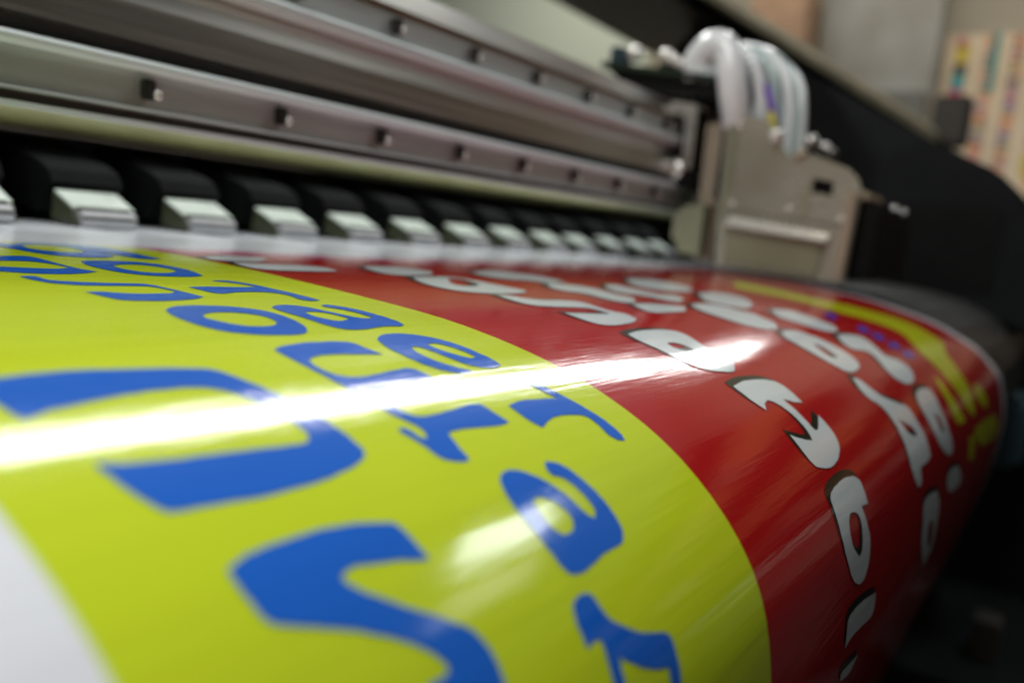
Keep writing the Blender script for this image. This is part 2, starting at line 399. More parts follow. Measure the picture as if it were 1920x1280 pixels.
# flat artwork of the sheet: rings of (x across, s along) in layout units, outer ring first
BLUE = [
[[[4.62,8.17],[4.79,8.23],[4.89,8.24],[4.96,8.24],[5.02,8.23],[5.08,8.2],[5.14,8.19],[5.19,8.18],[5.23,8.18],[5.26,8.2],[5.28,8.22],[5.3,8.26],[5.31,8.31],[5.31,8.37],[5.31,8.44],[5.31,8.52],[5.31,8.62],[5.3,8.73],[5.3,8.84],[5.3,8.95],[5.3,9.06],[5.31,9.17],[5.31,9.27],[5.33,9.35],[5.35,9.43],[5.4,9.54],[5.26,9.63],[5.19,9.67],[5.12,9.69],[5.06,9.71],[4.99,9.73],[4.93,9.73],[4.86,9.74],[4.79,9.74],[4.72,9.73],[4.65,9.72],[4.58,9.7],[4.51,9.67],[4.44,9.64],[4.37,9.6],[4.3,9.55],[4.23,9.49],[4.12,9.36],[4.24,9.07],[4.38,9.15],[4.47,9.2],[4.55,9.24],[4.64,9.27],[4.74,9.3],[4.84,9.32],[4.92,9.34],[4.99,9.34],[5.04,9.34],[5.09,9.33],[5.13,9.31],[5.17,9.29],[5.23,9.24],[5.23,9.12],[5.22,9.05],[5.22,9.0],[5.2,8.95],[5.19,8.9],[5.17,8.86],[5.15,8.82],[5.12,8.79],[5.1,8.76],[5.07,8.73],[5.04,8.71],[5.0,8.7],[4.96,8.69],[4.92,8.69],[4.88,8.69],[4.83,8.69],[4.79,8.7],[4.74,8.7],[4.68,8.69],[4.59,8.68],[4.42,8.65]]],
[[[5.76,6.14],[5.76,6.33],[5.76,6.43],[5.76,6.5],[5.76,6.56],[5.77,6.62],[5.8,6.62],[5.86,6.58],[5.95,6.48],[6.07,6.32],[6.18,6.19],[6.29,6.09],[6.39,6.03],[6.48,5.99],[6.57,5.99],[6.64,6.02],[6.7,6.09],[6.74,6.19],[6.77,6.31],[6.79,6.46],[6.78,6.62],[6.77,6.79],[6.75,6.96],[6.73,7.1],[6.72,7.24],[6.7,7.36],[6.68,7.47],[6.66,7.58],[6.63,7.71],[6.57,7.92],[6.47,8.03],[6.4,8.08],[6.34,8.12],[6.28,8.15],[6.2,8.17],[6.13,8.18],[6.07,8.18],[6.01,8.17],[5.95,8.15],[5.89,8.12],[5.83,8.09],[5.77,8.05],[5.71,8.0],[5.66,7.93],[5.62,7.86],[5.59,7.77],[5.57,7.66],[5.55,7.55],[5.54,7.44],[5.52,7.33],[5.51,7.21],[5.5,7.11],[5.5,7.01],[5.49,6.91],[5.5,6.73]],[[5.9,6.76],[6.05,6.61],[6.13,6.55],[6.21,6.52],[6.28,6.5],[6.35,6.51],[6.41,6.54],[6.45,6.58],[6.48,6.65],[6.5,6.74],[6.51,6.83],[6.51,6.93],[6.51,7.06],[6.48,7.29],[6.36,7.5],[6.24,7.56],[6.16,7.57],[6.1,7.57],[6.03,7.55],[5.96,7.51],[5.9,7.46],[5.86,7.41],[5.83,7.33],[5.82,7.25],[5.81,7.17],[5.81,7.08],[5.84,6.97]]],
[[[6.87,5.73],[6.96,5.85],[7.0,5.94],[7.04,6.03],[7.08,6.15],[7.12,6.29],[7.14,6.43],[7.15,6.59],[7.16,6.77],[7.15,6.95],[7.14,7.12],[7.14,7.27],[7.13,7.42],[7.13,7.56],[7.13,7.68],[7.13,7.8],[7.13,7.92],[7.14,8.12],[7.0,8.2],[6.93,8.22],[6.87,8.2],[6.82,8.17],[6.78,8.11],[6.74,8.03],[6.72,7.93],[6.7,7.82],[6.7,7.69],[6.71,7.54],[6.72,7.38],[6.74,7.21],[6.77,7.03],[6.79,6.85],[6.81,6.69],[6.82,6.54],[6.82,6.41],[6.83,6.28],[6.84,6.15],[6.85,6.0]]],
[[[5.7,8.64],[5.8,8.56],[5.86,8.52],[5.92,8.51],[5.97,8.5],[6.03,8.5],[6.1,8.5],[6.17,8.5],[6.25,8.51],[6.33,8.52],[6.41,8.54],[6.49,8.57],[6.55,8.62],[6.61,8.68],[6.66,8.75],[6.7,8.84],[6.72,8.94],[6.74,9.05],[6.75,9.16],[6.75,9.25],[6.75,9.33],[6.73,9.41],[6.72,9.48],[6.7,9.55],[6.68,9.64],[6.63,9.79],[6.53,9.84],[6.48,9.86],[6.42,9.88],[6.37,9.88],[6.3,9.88],[6.24,9.88],[6.17,9.87],[6.09,9.86],[6.02,9.84],[5.95,9.82],[5.88,9.79],[5.82,9.75],[5.76,9.7],[5.71,9.65],[5.67,9.58],[5.64,9.5],[5.62,9.41],[5.6,9.32],[5.59,9.23],[5.59,9.15],[5.59,9.06],[5.6,8.98],[5.61,8.9],[5.64,8.81]],[[5.91,8.98],[6.02,8.9],[6.08,8.87],[6.14,8.85],[6.2,8.84],[6.26,8.84],[6.31,8.85],[6.36,8.87],[6.4,8.9],[6.44,8.94],[6.48,8.98],[6.5,9.03],[6.52,9.09],[6.53,9.15],[6.54,9.2],[6.54,9.26],[6.53,9.33],[6.5,9.44],[6.41,9.51],[6.36,9.55],[6.31,9.57],[6.26,9.59],[6.2,9.6],[6.14,9.6],[6.09,9.59],[6.04,9.57],[6.0,9.55],[5.96,9.51],[5.93,9.47],[5.91,9.43],[5.89,9.37],[5.88,9.31],[5.87,9.25],[5.88,9.16]]],
[[[4.36,9.93],[4.43,9.89],[4.46,9.88],[4.48,9.88],[4.5,9.89],[4.52,9.9],[4.53,9.92],[4.53,9.95],[4.53,9.98],[4.53,10.02],[4.53,10.05],[4.53,10.09],[4.54,10.12],[4.55,10.15],[4.57,10.17],[4.61,10.2],[4.65,10.22],[4.71,10.24],[4.77,10.26],[4.83,10.28],[4.89,10.3],[4.96,10.31],[5.03,10.33],[5.1,10.34],[5.17,10.35],[5.24,10.36],[5.31,10.37],[5.37,10.38],[5.41,10.39],[5.45,10.4],[5.47,10.43],[5.5,10.47],[5.52,10.52],[5.53,10.58],[5.54,10.65],[5.55,10.72],[5.57,10.78],[5.58,10.86],[5.59,10.93],[5.6,10.99],[5.61,11.07],[5.63,11.21],[5.52,11.28],[5.45,11.31],[5.39,11.33],[5.33,11.34],[5.27,11.35],[5.2,11.36],[5.14,11.37],[5.08,11.37],[5.01,11.37],[4.95,11.36],[4.89,11.35],[4.83,11.34],[4.77,11.33],[4.72,11.31],[4.68,11.29],[4.65,11.27],[4.63,11.24],[4.62,11.21],[4.61,11.18],[4.6,11.14],[4.59,11.1],[4.58,11.06],[4.57,11.01],[4.56,10.95],[4.54,10.85],[4.63,10.84],[4.68,10.84],[4.72,10.85],[4.76,10.87],[4.8,10.9],[4.84,10.92],[4.89,10.94],[4.93,10.96],[4.98,10.97],[5.03,10.98],[5.08,10.99],[5.13,10.99],[5.18,10.99],[5.23,10.99],[5.27,10.99],[5.31,10.99],[5.35,10.99],[5.38,10.99],[5.41,10.97],[5.45,10.95],[5.5,10.89],[5.5,10.82],[5.49,10.78],[5.48,10.74],[5.47,10.7],[5.46,10.65],[5.44,10.61],[5.42,10.58],[5.4,10.56],[5.38,10.55],[5.34,10.54],[5.28,10.53],[5.2,10.52],[5.1,10.51],[5.01,10.51],[4.93,10.5],[4.85,10.49],[4.77,10.48],[4.7,10.46],[4.64,10.44],[4.59,10.41],[4.54,10.38],[4.49,10.35],[4.46,10.31],[4.44,10.28],[4.43,10.24],[4.42,10.21],[4.4,10.17],[4.39,10.14],[4.38,10.1],[4.38,10.07],[4.37,10.04],[4.36,10.0]]],
[[[6.48,10.18],[6.59,10.16],[6.64,10.17],[6.68,10.18],[6.71,10.2],[6.74,10.24],[6.77,10.27],[6.79,10.32],[6.82,10.37],[6.84,10.43],[6.86,10.49],[6.88,10.56],[6.89,10.64],[6.9,10.72],[6.91,10.81],[6.92,10.89],[6.94,10.98],[6.95,11.06],[6.95,11.15],[6.96,11.23],[6.97,11.35],[6.97,11.55],[6.89,11.57],[6.85,11.57],[6.81,11.57],[6.78,11.55],[6.76,11.53],[6.74,11.5],[6.74,11.46],[6.74,11.41],[6.76,11.35],[6.77,11.3],[6.78,11.24],[6.78,11.19],[6.77,11.15],[6.75,11.11],[6.73,11.07],[6.7,11.04],[6.66,11.02],[6.62,10.99],[6.57,10.98],[6.52,10.97],[6.46,10.96],[6.4,10.96],[6.35,10.96],[6.3,10.97],[6.25,10.97],[6.2,10.98],[6.15,11.0],[6.11,11.01],[6.07,11.03],[6.03,11.04],[6.0,11.04],[5.97,11.04],[5.95,11.04],[5.93,11.02],[5.91,10.99],[5.9,10.95],[5.89,10.91],[5.89,10.86],[5.88,10.81],[5.87,10.74],[5.85,10.62],[5.94,10.6],[6.0,10.6],[6.06,10.6],[6.12,10.6],[6.19,10.61],[6.26,10.62],[6.33,10.63],[6.39,10.64],[6.45,10.65],[6.51,10.65],[6.57,10.66],[6.64,10.66],[6.76,10.65],[6.75,10.55],[6.74,10.5],[6.72,10.46],[6.7,10.42],[6.67,10.38],[6.64,10.34],[6.61,10.31],[6.58,10.29],[6.55,10.27],[6.53,10.25],[6.51,10.24],[6.49,10.22]]],
[[[4.78,11.82],[4.86,11.74],[4.91,11.7],[4.96,11.67],[5.0,11.65],[5.05,11.64],[5.1,11.64],[5.15,11.63],[5.21,11.63],[5.26,11.64],[5.32,11.65],[5.38,11.67],[5.44,11.68],[5.49,11.7],[5.55,11.73],[5.6,11.76],[5.65,11.8],[5.69,11.84],[5.73,11.89],[5.76,11.94],[5.79,12.0],[5.81,12.06],[5.82,12.13],[5.82,12.2],[5.82,12.27],[5.81,12.35],[5.8,12.42],[5.79,12.49],[5.77,12.55],[5.75,12.61],[5.73,12.67],[5.71,12.71],[5.69,12.75],[5.67,12.78],[5.65,12.81],[5.63,12.83],[5.61,12.86],[5.59,12.88],[5.56,12.9],[5.54,12.91],[5.51,12.93],[5.49,12.93],[5.46,12.94],[5.43,12.94],[5.39,12.94],[5.34,12.94],[5.29,12.93],[5.24,12.92],[5.18,12.91],[5.11,12.89],[5.05,12.87],[5.0,12.85],[4.95,12.82],[4.9,12.79],[4.85,12.76],[4.81,12.72],[4.78,12.68],[4.75,12.63],[4.73,12.57],[4.71,12.51],[4.7,12.45],[4.69,12.38],[4.69,12.31],[4.69,12.24],[4.69,12.17],[4.7,12.11],[4.71,12.05],[4.72,12.0],[4.74,11.93]],[[4.98,12.11],[5.04,12.05],[5.09,12.02],[5.12,12.0],[5.16,11.99],[5.2,11.98],[5.24,11.98],[5.29,11.98],[5.33,11.99],[5.38,12.01],[5.42,12.02],[5.46,12.05],[5.49,12.07],[5.52,12.1],[5.55,12.14],[5.57,12.17],[5.58,12.21],[5.59,12.26],[5.59,12.3],[5.59,12.35],[5.58,12.4],[5.54,12.5],[5.49,12.56],[5.45,12.58],[5.43,12.6],[5.39,12.61],[5.36,12.62],[5.33,12.62],[5.29,12.62],[5.26,12.62],[5.22,12.61],[5.19,12.6],[5.15,12.59],[5.12,12.57],[5.09,12.54],[5.07,12.51],[5.04,12.48],[5.02,12.45],[5.01,12.41],[4.99,12.37],[4.98,12.34],[4.97,12.3],[4.96,12.27],[4.95,12.23],[4.95,12.2],[4.96,12.17]]],
[[[6.02,11.84],[6.1,11.78],[6.14,11.76],[6.18,11.75],[6.22,11.74],[6.26,11.74],[6.3,11.75],[6.34,11.77],[6.37,11.79],[6.41,11.82],[6.44,11.86],[6.46,11.89],[6.48,11.93],[6.49,11.97],[6.5,12.01],[6.51,12.05],[6.52,12.09],[6.53,12.13],[6.54,12.16],[6.55,12.2],[6.56,12.24],[6.57,12.28],[6.59,12.32],[6.6,12.36],[6.61,12.4],[6.62,12.44],[6.64,12.47],[6.66,12.49],[6.68,12.51],[6.71,12.53],[6.74,12.53],[6.77,12.54],[6.8,12.53],[6.86,12.51],[6.86,12.42],[6.86,12.37],[6.86,12.33],[6.86,12.28],[6.85,12.24],[6.84,12.19],[6.83,12.15],[6.82,12.11],[6.81,12.07],[6.79,12.04],[6.77,12.01],[6.75,11.98],[6.73,11.96],[6.72,11.94],[6.71,11.91],[6.71,11.88],[6.73,11.83],[6.79,11.81],[6.82,11.8],[6.85,11.81],[6.87,11.83],[6.9,11.85],[6.92,11.89],[6.95,11.93],[6.97,11.97],[6.99,12.02],[7.0,12.07],[7.02,12.13],[7.03,12.18],[7.03,12.24],[7.04,12.3],[7.04,12.36],[7.04,12.42],[7.05,12.49],[7.05,12.55],[7.04,12.61],[7.04,12.66],[7.04,12.7],[7.03,12.74],[7.02,12.77],[7.01,12.81],[6.98,12.87],[6.92,12.89],[6.89,12.9],[6.86,12.9],[6.83,12.89],[6.8,12.88],[6.76,12.88],[6.73,12.87],[6.69,12.87],[6.64,12.87],[6.6,12.88],[6.56,12.88],[6.51,12.89],[6.47,12.9],[6.42,12.91],[6.38,12.92],[6.34,12.92],[6.3,12.92],[6.26,12.92],[6.22,12.92],[6.18,12.91],[6.15,12.91],[6.12,12.89],[6.09,12.88],[6.07,12.86],[6.05,12.84],[6.03,12.81],[6.02,12.78],[6.01,12.74],[6.0,12.69],[5.99,12.64],[5.99,12.59],[5.99,12.53],[5.99,12.46],[5.99,12.4],[5.99,12.33],[5.99,12.27],[5.98,12.22],[5.98,12.16],[5.98,12.11],[5.98,12.06],[5.98,12.02],[5.98,11.98],[5.99,11.94],[6.0,11.9]],[[6.21,12.15],[6.26,12.12],[6.29,12.12],[6.32,12.12],[6.35,12.13],[6.37,12.14],[6.4,12.16],[6.42,12.18],[6.44,12.21],[6.46,12.24],[6.47,12.27],[6.48,12.3],[6.49,12.34],[6.49,12.37],[6.5,12.4],[6.5,12.43],[6.5,12.46],[6.5,12.51],[6.43,12.55],[6.4,12.56],[6.37,12.57],[6.34,12.58],[6.31,12.58],[6.28,12.58],[6.26,12.56],[6.24,12.55],[6.23,12.52],[6.21,12.49],[6.2,12.46],[6.19,12.42],[6.17,12.38],[6.17,12.34],[6.17,12.3],[6.18,12.25]]],
[[[6.16,13.26],[6.25,13.19],[6.3,13.16],[6.35,13.14],[6.39,13.13],[6.43,13.12],[6.47,13.12],[6.52,13.12],[6.56,13.12],[6.6,13.13],[6.65,13.14],[6.69,13.16],[6.74,13.18],[6.79,13.21],[6.83,13.24],[6.87,13.28],[6.91,13.32],[6.94,13.36],[6.97,13.41],[6.99,13.46],[7.02,13.51],[7.03,13.56],[7.05,13.62],[7.06,13.68],[7.07,13.74],[7.07,13.81],[7.07,13.87],[7.08,13.92],[7.08,13.97],[7.07,14.02],[7.07,14.06],[7.06,14.1],[7.05,14.13],[7.03,14.18],[6.96,14.2],[6.92,14.21],[6.88,14.21],[6.85,14.21],[6.82,14.21],[6.79,14.2],[6.76,14.19],[6.74,14.18],[6.71,14.17],[6.69,14.15],[6.67,14.13],[6.64,14.11],[6.62,14.09],[6.6,14.06],[6.58,14.02],[6.57,13.98],[6.56,13.94],[6.55,13.9],[6.54,13.85],[6.53,13.81],[6.52,13.76],[6.52,13.71],[6.5,13.67],[6.49,13.62],[6.48,13.58],[6.46,13.55],[6.44,13.54],[6.41,13.53],[6.37,13.53],[6.32,13.6],[6.31,13.64],[6.29,13.67],[6.29,13.71],[6.29,13.74],[6.29,13.78],[6.29,13.82],[6.3,13.86],[6.3,13.9],[6.31,13.94],[6.33,13.98],[6.35,14.02],[6.37,14.05],[6.39,14.08],[6.41,14.12],[6.45,14.15],[6.51,14.22],[6.44,14.24],[6.4,14.25],[6.37,14.24],[6.32,14.23],[6.28,14.21],[6.24,14.18],[6.2,14.15],[6.17,14.12],[6.14,14.08],[6.12,14.04],[6.1,14.0],[6.08,13.95],[6.07,13.91],[6.07,13.86],[6.06,13.81],[6.06,13.76],[6.06,13.71],[6.06,13.65],[6.06,13.6],[6.06,13.54],[6.07,13.49],[6.08,13.44],[6.1,13.4],[6.12,13.35]],[[6.64,13.5],[6.71,13.49],[6.75,13.49],[6.78,13.5],[6.81,13.52],[6.83,13.54],[6.85,13.58],[6.87,13.61],[6.89,13.65],[6.9,13.69],[6.91,13.74],[6.92,13.78],[6.92,13.83],[6.92,13.93],[6.86,13.95],[6.83,13.95],[6.81,13.95],[6.79,13.93],[6.77,13.91],[6.75,13.88],[6.73,13.85],[6.71,13.81],[6.69,13.77],[6.67,13.73],[6.66,13.69],[6.65,13.66],[6.64,13.63],[6.64,13.6],[6.64,13.57],[6.64,13.54]]],
[[[4.86,13.29],[4.95,13.24],[5.01,13.22],[5.07,13.21],[5.13,13.2],[5.21,13.19],[5.29,13.18],[5.36,13.18],[5.43,13.19],[5.51,13.2],[5.57,13.2],[5.63,13.21],[5.69,13.23],[5.73,13.24],[5.77,13.26],[5.79,13.29],[5.81,13.34],[5.81,13.39],[5.81,13.44],[5.82,13.49],[5.83,13.55],[5.85,13.64],[5.73,13.61],[5.66,13.59],[5.6,13.58],[5.52,13.56],[5.45,13.54],[5.38,13.53],[5.32,13.52],[5.26,13.52],[5.22,13.51],[5.17,13.52],[5.13,13.53],[5.08,13.54],[5.0,13.58],[4.97,13.64],[4.95,13.68],[4.94,13.72],[4.94,13.76],[4.94,13.8],[4.94,13.85],[4.95,13.88],[4.97,13.92],[4.98,13.95],[5.01,13.97],[5.03,13.99],[5.05,14.01],[5.08,14.02],[5.12,14.03],[5.15,14.04],[5.19,14.04],[5.23,14.04],[5.28,14.04],[5.34,14.03],[5.4,14.03],[5.47,14.02],[5.54,14.01],[5.61,14.0],[5.68,14.0],[5.75,13.99],[5.8,13.99],[5.84,14.01],[5.87,14.03],[5.88,14.06],[5.89,14.1],[5.9,14.15],[5.9,14.22],[5.9,14.36],[5.69,14.38],[5.58,14.38],[5.49,14.39],[5.41,14.39],[5.32,14.39],[5.25,14.39],[5.18,14.39],[5.12,14.4],[5.02,14.41],[5.03,14.53],[5.04,14.58],[5.04,14.63],[5.05,14.67],[5.07,14.71],[5.09,14.74],[5.12,14.76],[5.15,14.77],[5.2,14.78],[5.25,14.78],[5.31,14.78],[5.38,14.78],[5.46,14.77],[5.54,14.77],[5.62,14.76],[5.71,14.75],[5.8,14.74],[5.88,14.75],[5.93,14.76],[5.96,14.78],[5.96,14.81],[5.97,14.85],[5.97,14.89],[5.98,14.95],[6.0,15.07],[5.92,15.08],[5.87,15.08],[5.82,15.08],[5.76,15.07],[5.68,15.06],[5.61,15.05],[5.54,15.04],[5.47,15.03],[5.4,15.02],[5.34,15.02],[5.29,15.02],[5.25,15.02],[5.2,15.04],[5.17,15.14],[5.15,15.19],[5.14,15.23],[5.13,15.28],[5.12,15.35],[5.09,15.36],[5.06,15.36],[5.04,15.36],[5.01,15.35],[4.98,15.34],[4.95,15.33],[4.93,15.31],[4.9,15.3],[4.88,15.28],[4.87,15.26],[4.86,15.24],[4.85,15.2],[4.85,15.16],[4.85,15.13],[4.84,15.09],[4.83,15.05],[4.82,15.01],[4.81,14.98],[4.8,14.95],[4.79,14.91],[4.79,14.86],[4.84,14.86],[4.87,14.87],[4.88,14.89],[4.89,14.92],[4.89,14.96],[4.89,14.98],[4.9,15.0],[4.91,15.02],[4.95,15.04],[4.98,14.99],[5.0,14.97],[5.0,14.94],[5.01,14.92],[5.0,14.89],[5.0,14.86],[4.98,14.83],[4.97,14.8],[4.95,14.76],[4.93,14.72],[4.91,14.66],[4.9,14.6],[4.89,14.53],[4.89,14.46],[4.88,14.39],[4.88,14.32],[4.87,14.25],[4.87,14.18],[4.87,14.11],[4.86,14.04],[4.86,13.96],[4.86,13.89],[4.85,13.81],[4.85,13.74],[4.85,13.67],[4.85,13.6],[4.85,13.53],[4.85,13.44]]],
[[[6.87,14.38],[6.96,14.45],[7.0,14.49],[7.04,14.53],[7.06,14.58],[7.09,14.63],[7.11,14.69],[7.14,14.75],[7.16,14.82],[7.18,14.89],[7.2,14.95],[7.22,15.02],[7.24,15.08],[7.25,15.14],[7.27,15.2],[7.28,15.25],[7.29,15.3],[7.3,15.35],[7.3,15.39],[7.3,15.43],[7.3,15.47],[7.3,15.51],[7.29,15.54],[7.29,15.57],[7.27,15.59],[7.25,15.64],[7.19,15.62],[7.15,15.61],[7.13,15.59],[7.12,15.57],[7.1,15.55],[7.09,15.52],[7.09,15.49],[7.1,15.46],[7.11,15.42],[7.12,15.38],[7.12,15.34],[7.12,15.31],[7.12,15.28],[7.11,15.25],[7.09,15.23],[7.07,15.21],[7.03,15.19],[6.99,15.18],[6.95,15.17],[6.91,15.16],[6.85,15.15],[6.8,15.14],[6.76,15.14],[6.71,15.14],[6.66,15.14],[6.62,15.14],[6.58,15.15],[6.54,15.16],[6.5,15.17],[6.46,15.18],[6.43,15.19],[6.39,15.21],[6.32,15.23],[6.28,15.15],[6.27,15.11],[6.26,15.06],[6.26,14.99],[6.26,14.86],[6.39,14.84],[6.46,14.83],[6.51,14.83],[6.57,14.83],[6.63,14.84],[6.69,14.85],[6.76,14.86],[6.86,14.87],[7.04,14.9],[7.0,14.81],[6.98,14.76],[6.97,14.72],[6.96,14.67],[6.94,14.62],[6.93,14.58],[6.91,14.53],[6.9,14.48]]],
[[[2.43,13.36],[2.53,13.36],[2.59,13.36],[2.65,13.35],[2.71,13.35],[2.77,13.34],[2.84,13.34],[2.9,13.34],[2.97,13.34],[3.03,13.34],[3.11,13.35],[3.19,13.36],[3.28,13.38],[3.38,13.4],[3.48,13.42],[3.58,13.44],[3.69,13.46],[3.8,13.49],[3.89,13.52],[3.96,13.54],[4.0,13.56],[4.03,13.58],[4.06,13.62],[4.08,13.66],[4.1,13.72],[4.12,13.79],[4.14,13.86],[4.16,13.92],[4.18,13.99],[4.19,14.06],[4.21,14.12],[4.22,14.19],[4.23,14.25],[4.23,14.31],[4.24,14.37],[4.25,14.43],[4.26,14.49],[4.28,14.55],[4.29,14.61],[4.29,14.67],[4.3,14.72],[4.3,14.78],[4.31,14.83],[4.3,14.88],[4.3,14.93],[4.3,14.97],[4.29,15.01],[4.28,15.03],[4.26,15.05],[4.24,15.07],[4.21,15.08],[4.18,15.1],[4.14,15.11],[4.09,15.13],[4.04,15.14],[3.98,15.15],[3.91,15.16],[3.84,15.18],[3.77,15.18],[3.69,15.19],[3.61,15.19],[3.53,15.19],[3.45,15.19],[3.36,15.19],[3.28,15.19],[3.19,15.18],[3.12,15.17],[3.05,15.16],[3.0,15.16],[2.95,15.15],[2.91,15.15],[2.87,15.14],[2.83,15.14],[2.79,15.14],[2.76,15.13],[2.74,15.13],[2.72,15.13],[2.71,15.12],[2.7,15.12],[2.69,15.11],[2.68,15.09],[2.67,15.08],[2.66,15.06],[2.65,15.03],[2.64,15.0],[2.62,14.95],[2.61,14.91],[2.6,14.87],[2.59,14.83],[2.58,14.78],[2.58,14.74],[2.57,14.71],[2.56,14.66],[2.56,14.59],[2.63,14.62],[2.67,14.64],[2.71,14.65],[2.76,14.66],[2.82,14.67],[2.88,14.68],[2.94,14.69],[3.0,14.7],[3.06,14.71],[3.13,14.71],[3.2,14.72],[3.28,14.73],[3.37,14.74],[3.45,14.75],[3.54,14.76],[3.61,14.77],[3.69,14.78],[3.75,14.79],[3.81,14.79],[3.85,14.8],[3.88,14.8],[3.91,14.8],[3.94,14.8],[3.96,14.79],[3.98,14.77],[3.99,14.75],[4.01,14.74],[4.02,14.71],[4.03,14.69],[4.03,14.66],[4.03,14.61],[4.03,14.56],[4.03,14.5],[4.02,14.44],[4.01,14.37],[4.0,14.31],[3.98,14.24],[3.97,14.18],[3.95,14.12],[3.93,14.07],[3.91,14.02],[3.88,13.98],[3.85,13.94],[3.82,13.92],[3.79,13.89],[3.75,13.87],[3.72,13.86],[3.68,13.85],[3.65,13.84],[3.6,13.83],[3.54,13.83],[3.48,13.83],[3.4,13.82],[3.33,13.82],[3.25,13.83],[3.18,13.83],[3.11,13.84],[3.04,13.85],[2.97,13.86],[2.91,13.87],[2.86,13.88],[2.81,13.89],[2.76,13.9],[2.72,13.91],[2.68,13.91],[2.64,13.92],[2.61,13.93],[2.58,13.95],[2.55,13.96],[2.53,13.97],[2.51,13.98],[2.49,13.98],[2.48,13.99],[2.47,13.99],[2.46,13.98],[2.45,13.97],[2.44,13.95],[2.44,13.93],[2.43,13.9],[2.43,13.87],[2.43,13.83],[2.42,13.78],[2.42,13.73],[2.41,13.67],[2.39,13.6],[2.39,13.54],[2.39,13.49],[2.4,13.44]]],
[[[2.76,15.61],[2.83,15.59],[2.88,15.57],[2.92,15.56],[2.97,15.56],[3.03,15.55],[3.09,15.55],[3.16,15.55],[3.22,15.55],[3.29,15.55],[3.36,15.55],[3.43,15.55],[3.5,15.56],[3.57,15.57],[3.64,15.58],[3.71,15.59],[3.77,15.61],[3.84,15.63],[3.9,15.65],[3.93,15.66],[3.96,15.67],[3.97,15.68],[3.98,15.69],[3.99,15.72],[3.99,15.74],[4.0,15.77],[4.0,15.81],[4.01,15.85],[4.01,15.9],[4.02,16.0],[3.91,15.97],[3.86,15.95],[3.81,15.93],[3.76,15.92],[3.71,15.91],[3.66,15.9],[3.62,15.89],[3.57,15.88],[3.53,15.87],[3.5,15.86],[3.46,15.86],[3.44,15.86],[3.41,15.87],[3.39,15.87],[3.37,15.88],[3.36,15.89],[3.35,15.9],[3.35,15.92],[3.35,15.93],[3.36,15.95],[3.37,15.97],[3.39,15.99],[3.41,16.02],[3.44,16.05],[3.48,16.08],[3.52,16.12],[3.57,16.16],[3.61,16.2],[3.66,16.24],[3.71,16.28],[3.76,16.31],[3.81,16.35],[3.85,16.38],[3.89,16.42],[3.93,16.45],[3.96,16.47],[3.98,16.5],[4.0,16.52],[4.01,16.55],[4.02,16.58],[4.03,16.61],[4.04,16.64],[4.04,16.67],[4.04,16.7],[4.04,16.73],[4.04,16.76],[4.03,16.79],[4.03,16.83],[4.02,16.86],[4.01,16.89],[4.0,16.92],[3.99,16.95],[3.97,17.0],[3.34,16.73],[3.42,16.68],[3.46,16.66],[3.5,16.65],[3.52,16.65],[3.55,16.65],[3.57,16.65],[3.59,16.65],[3.61,16.65],[3.63,16.65],[3.64,16.65],[3.65,16.64],[3.66,16.63],[3.67,16.62],[3.67,16.6],[3.66,16.59],[3.66,16.57],[3.64,16.55],[3.63,16.52],[3.61,16.5],[3.58,16.47],[3.55,16.44],[3.52,16.41],[3.48,16.38],[3.44,16.35],[3.4,16.32],[3.35,16.29],[3.3,16.26],[3.26,16.23],[3.21,16.2],[3.16,16.18],[3.11,16.15],[3.06,16.13],[3.01,16.1],[2.96,16.08],[2.92,16.06],[2.88,16.04],[2.84,16.02],[2.81,16.01],[2.79,15.98],[2.77,15.96],[2.77,15.93],[2.76,15.9],[2.76,15.87],[2.76,15.83],[2.75,15.79],[2.75,15.75],[2.75,15.72],[2.75,15.68]]],
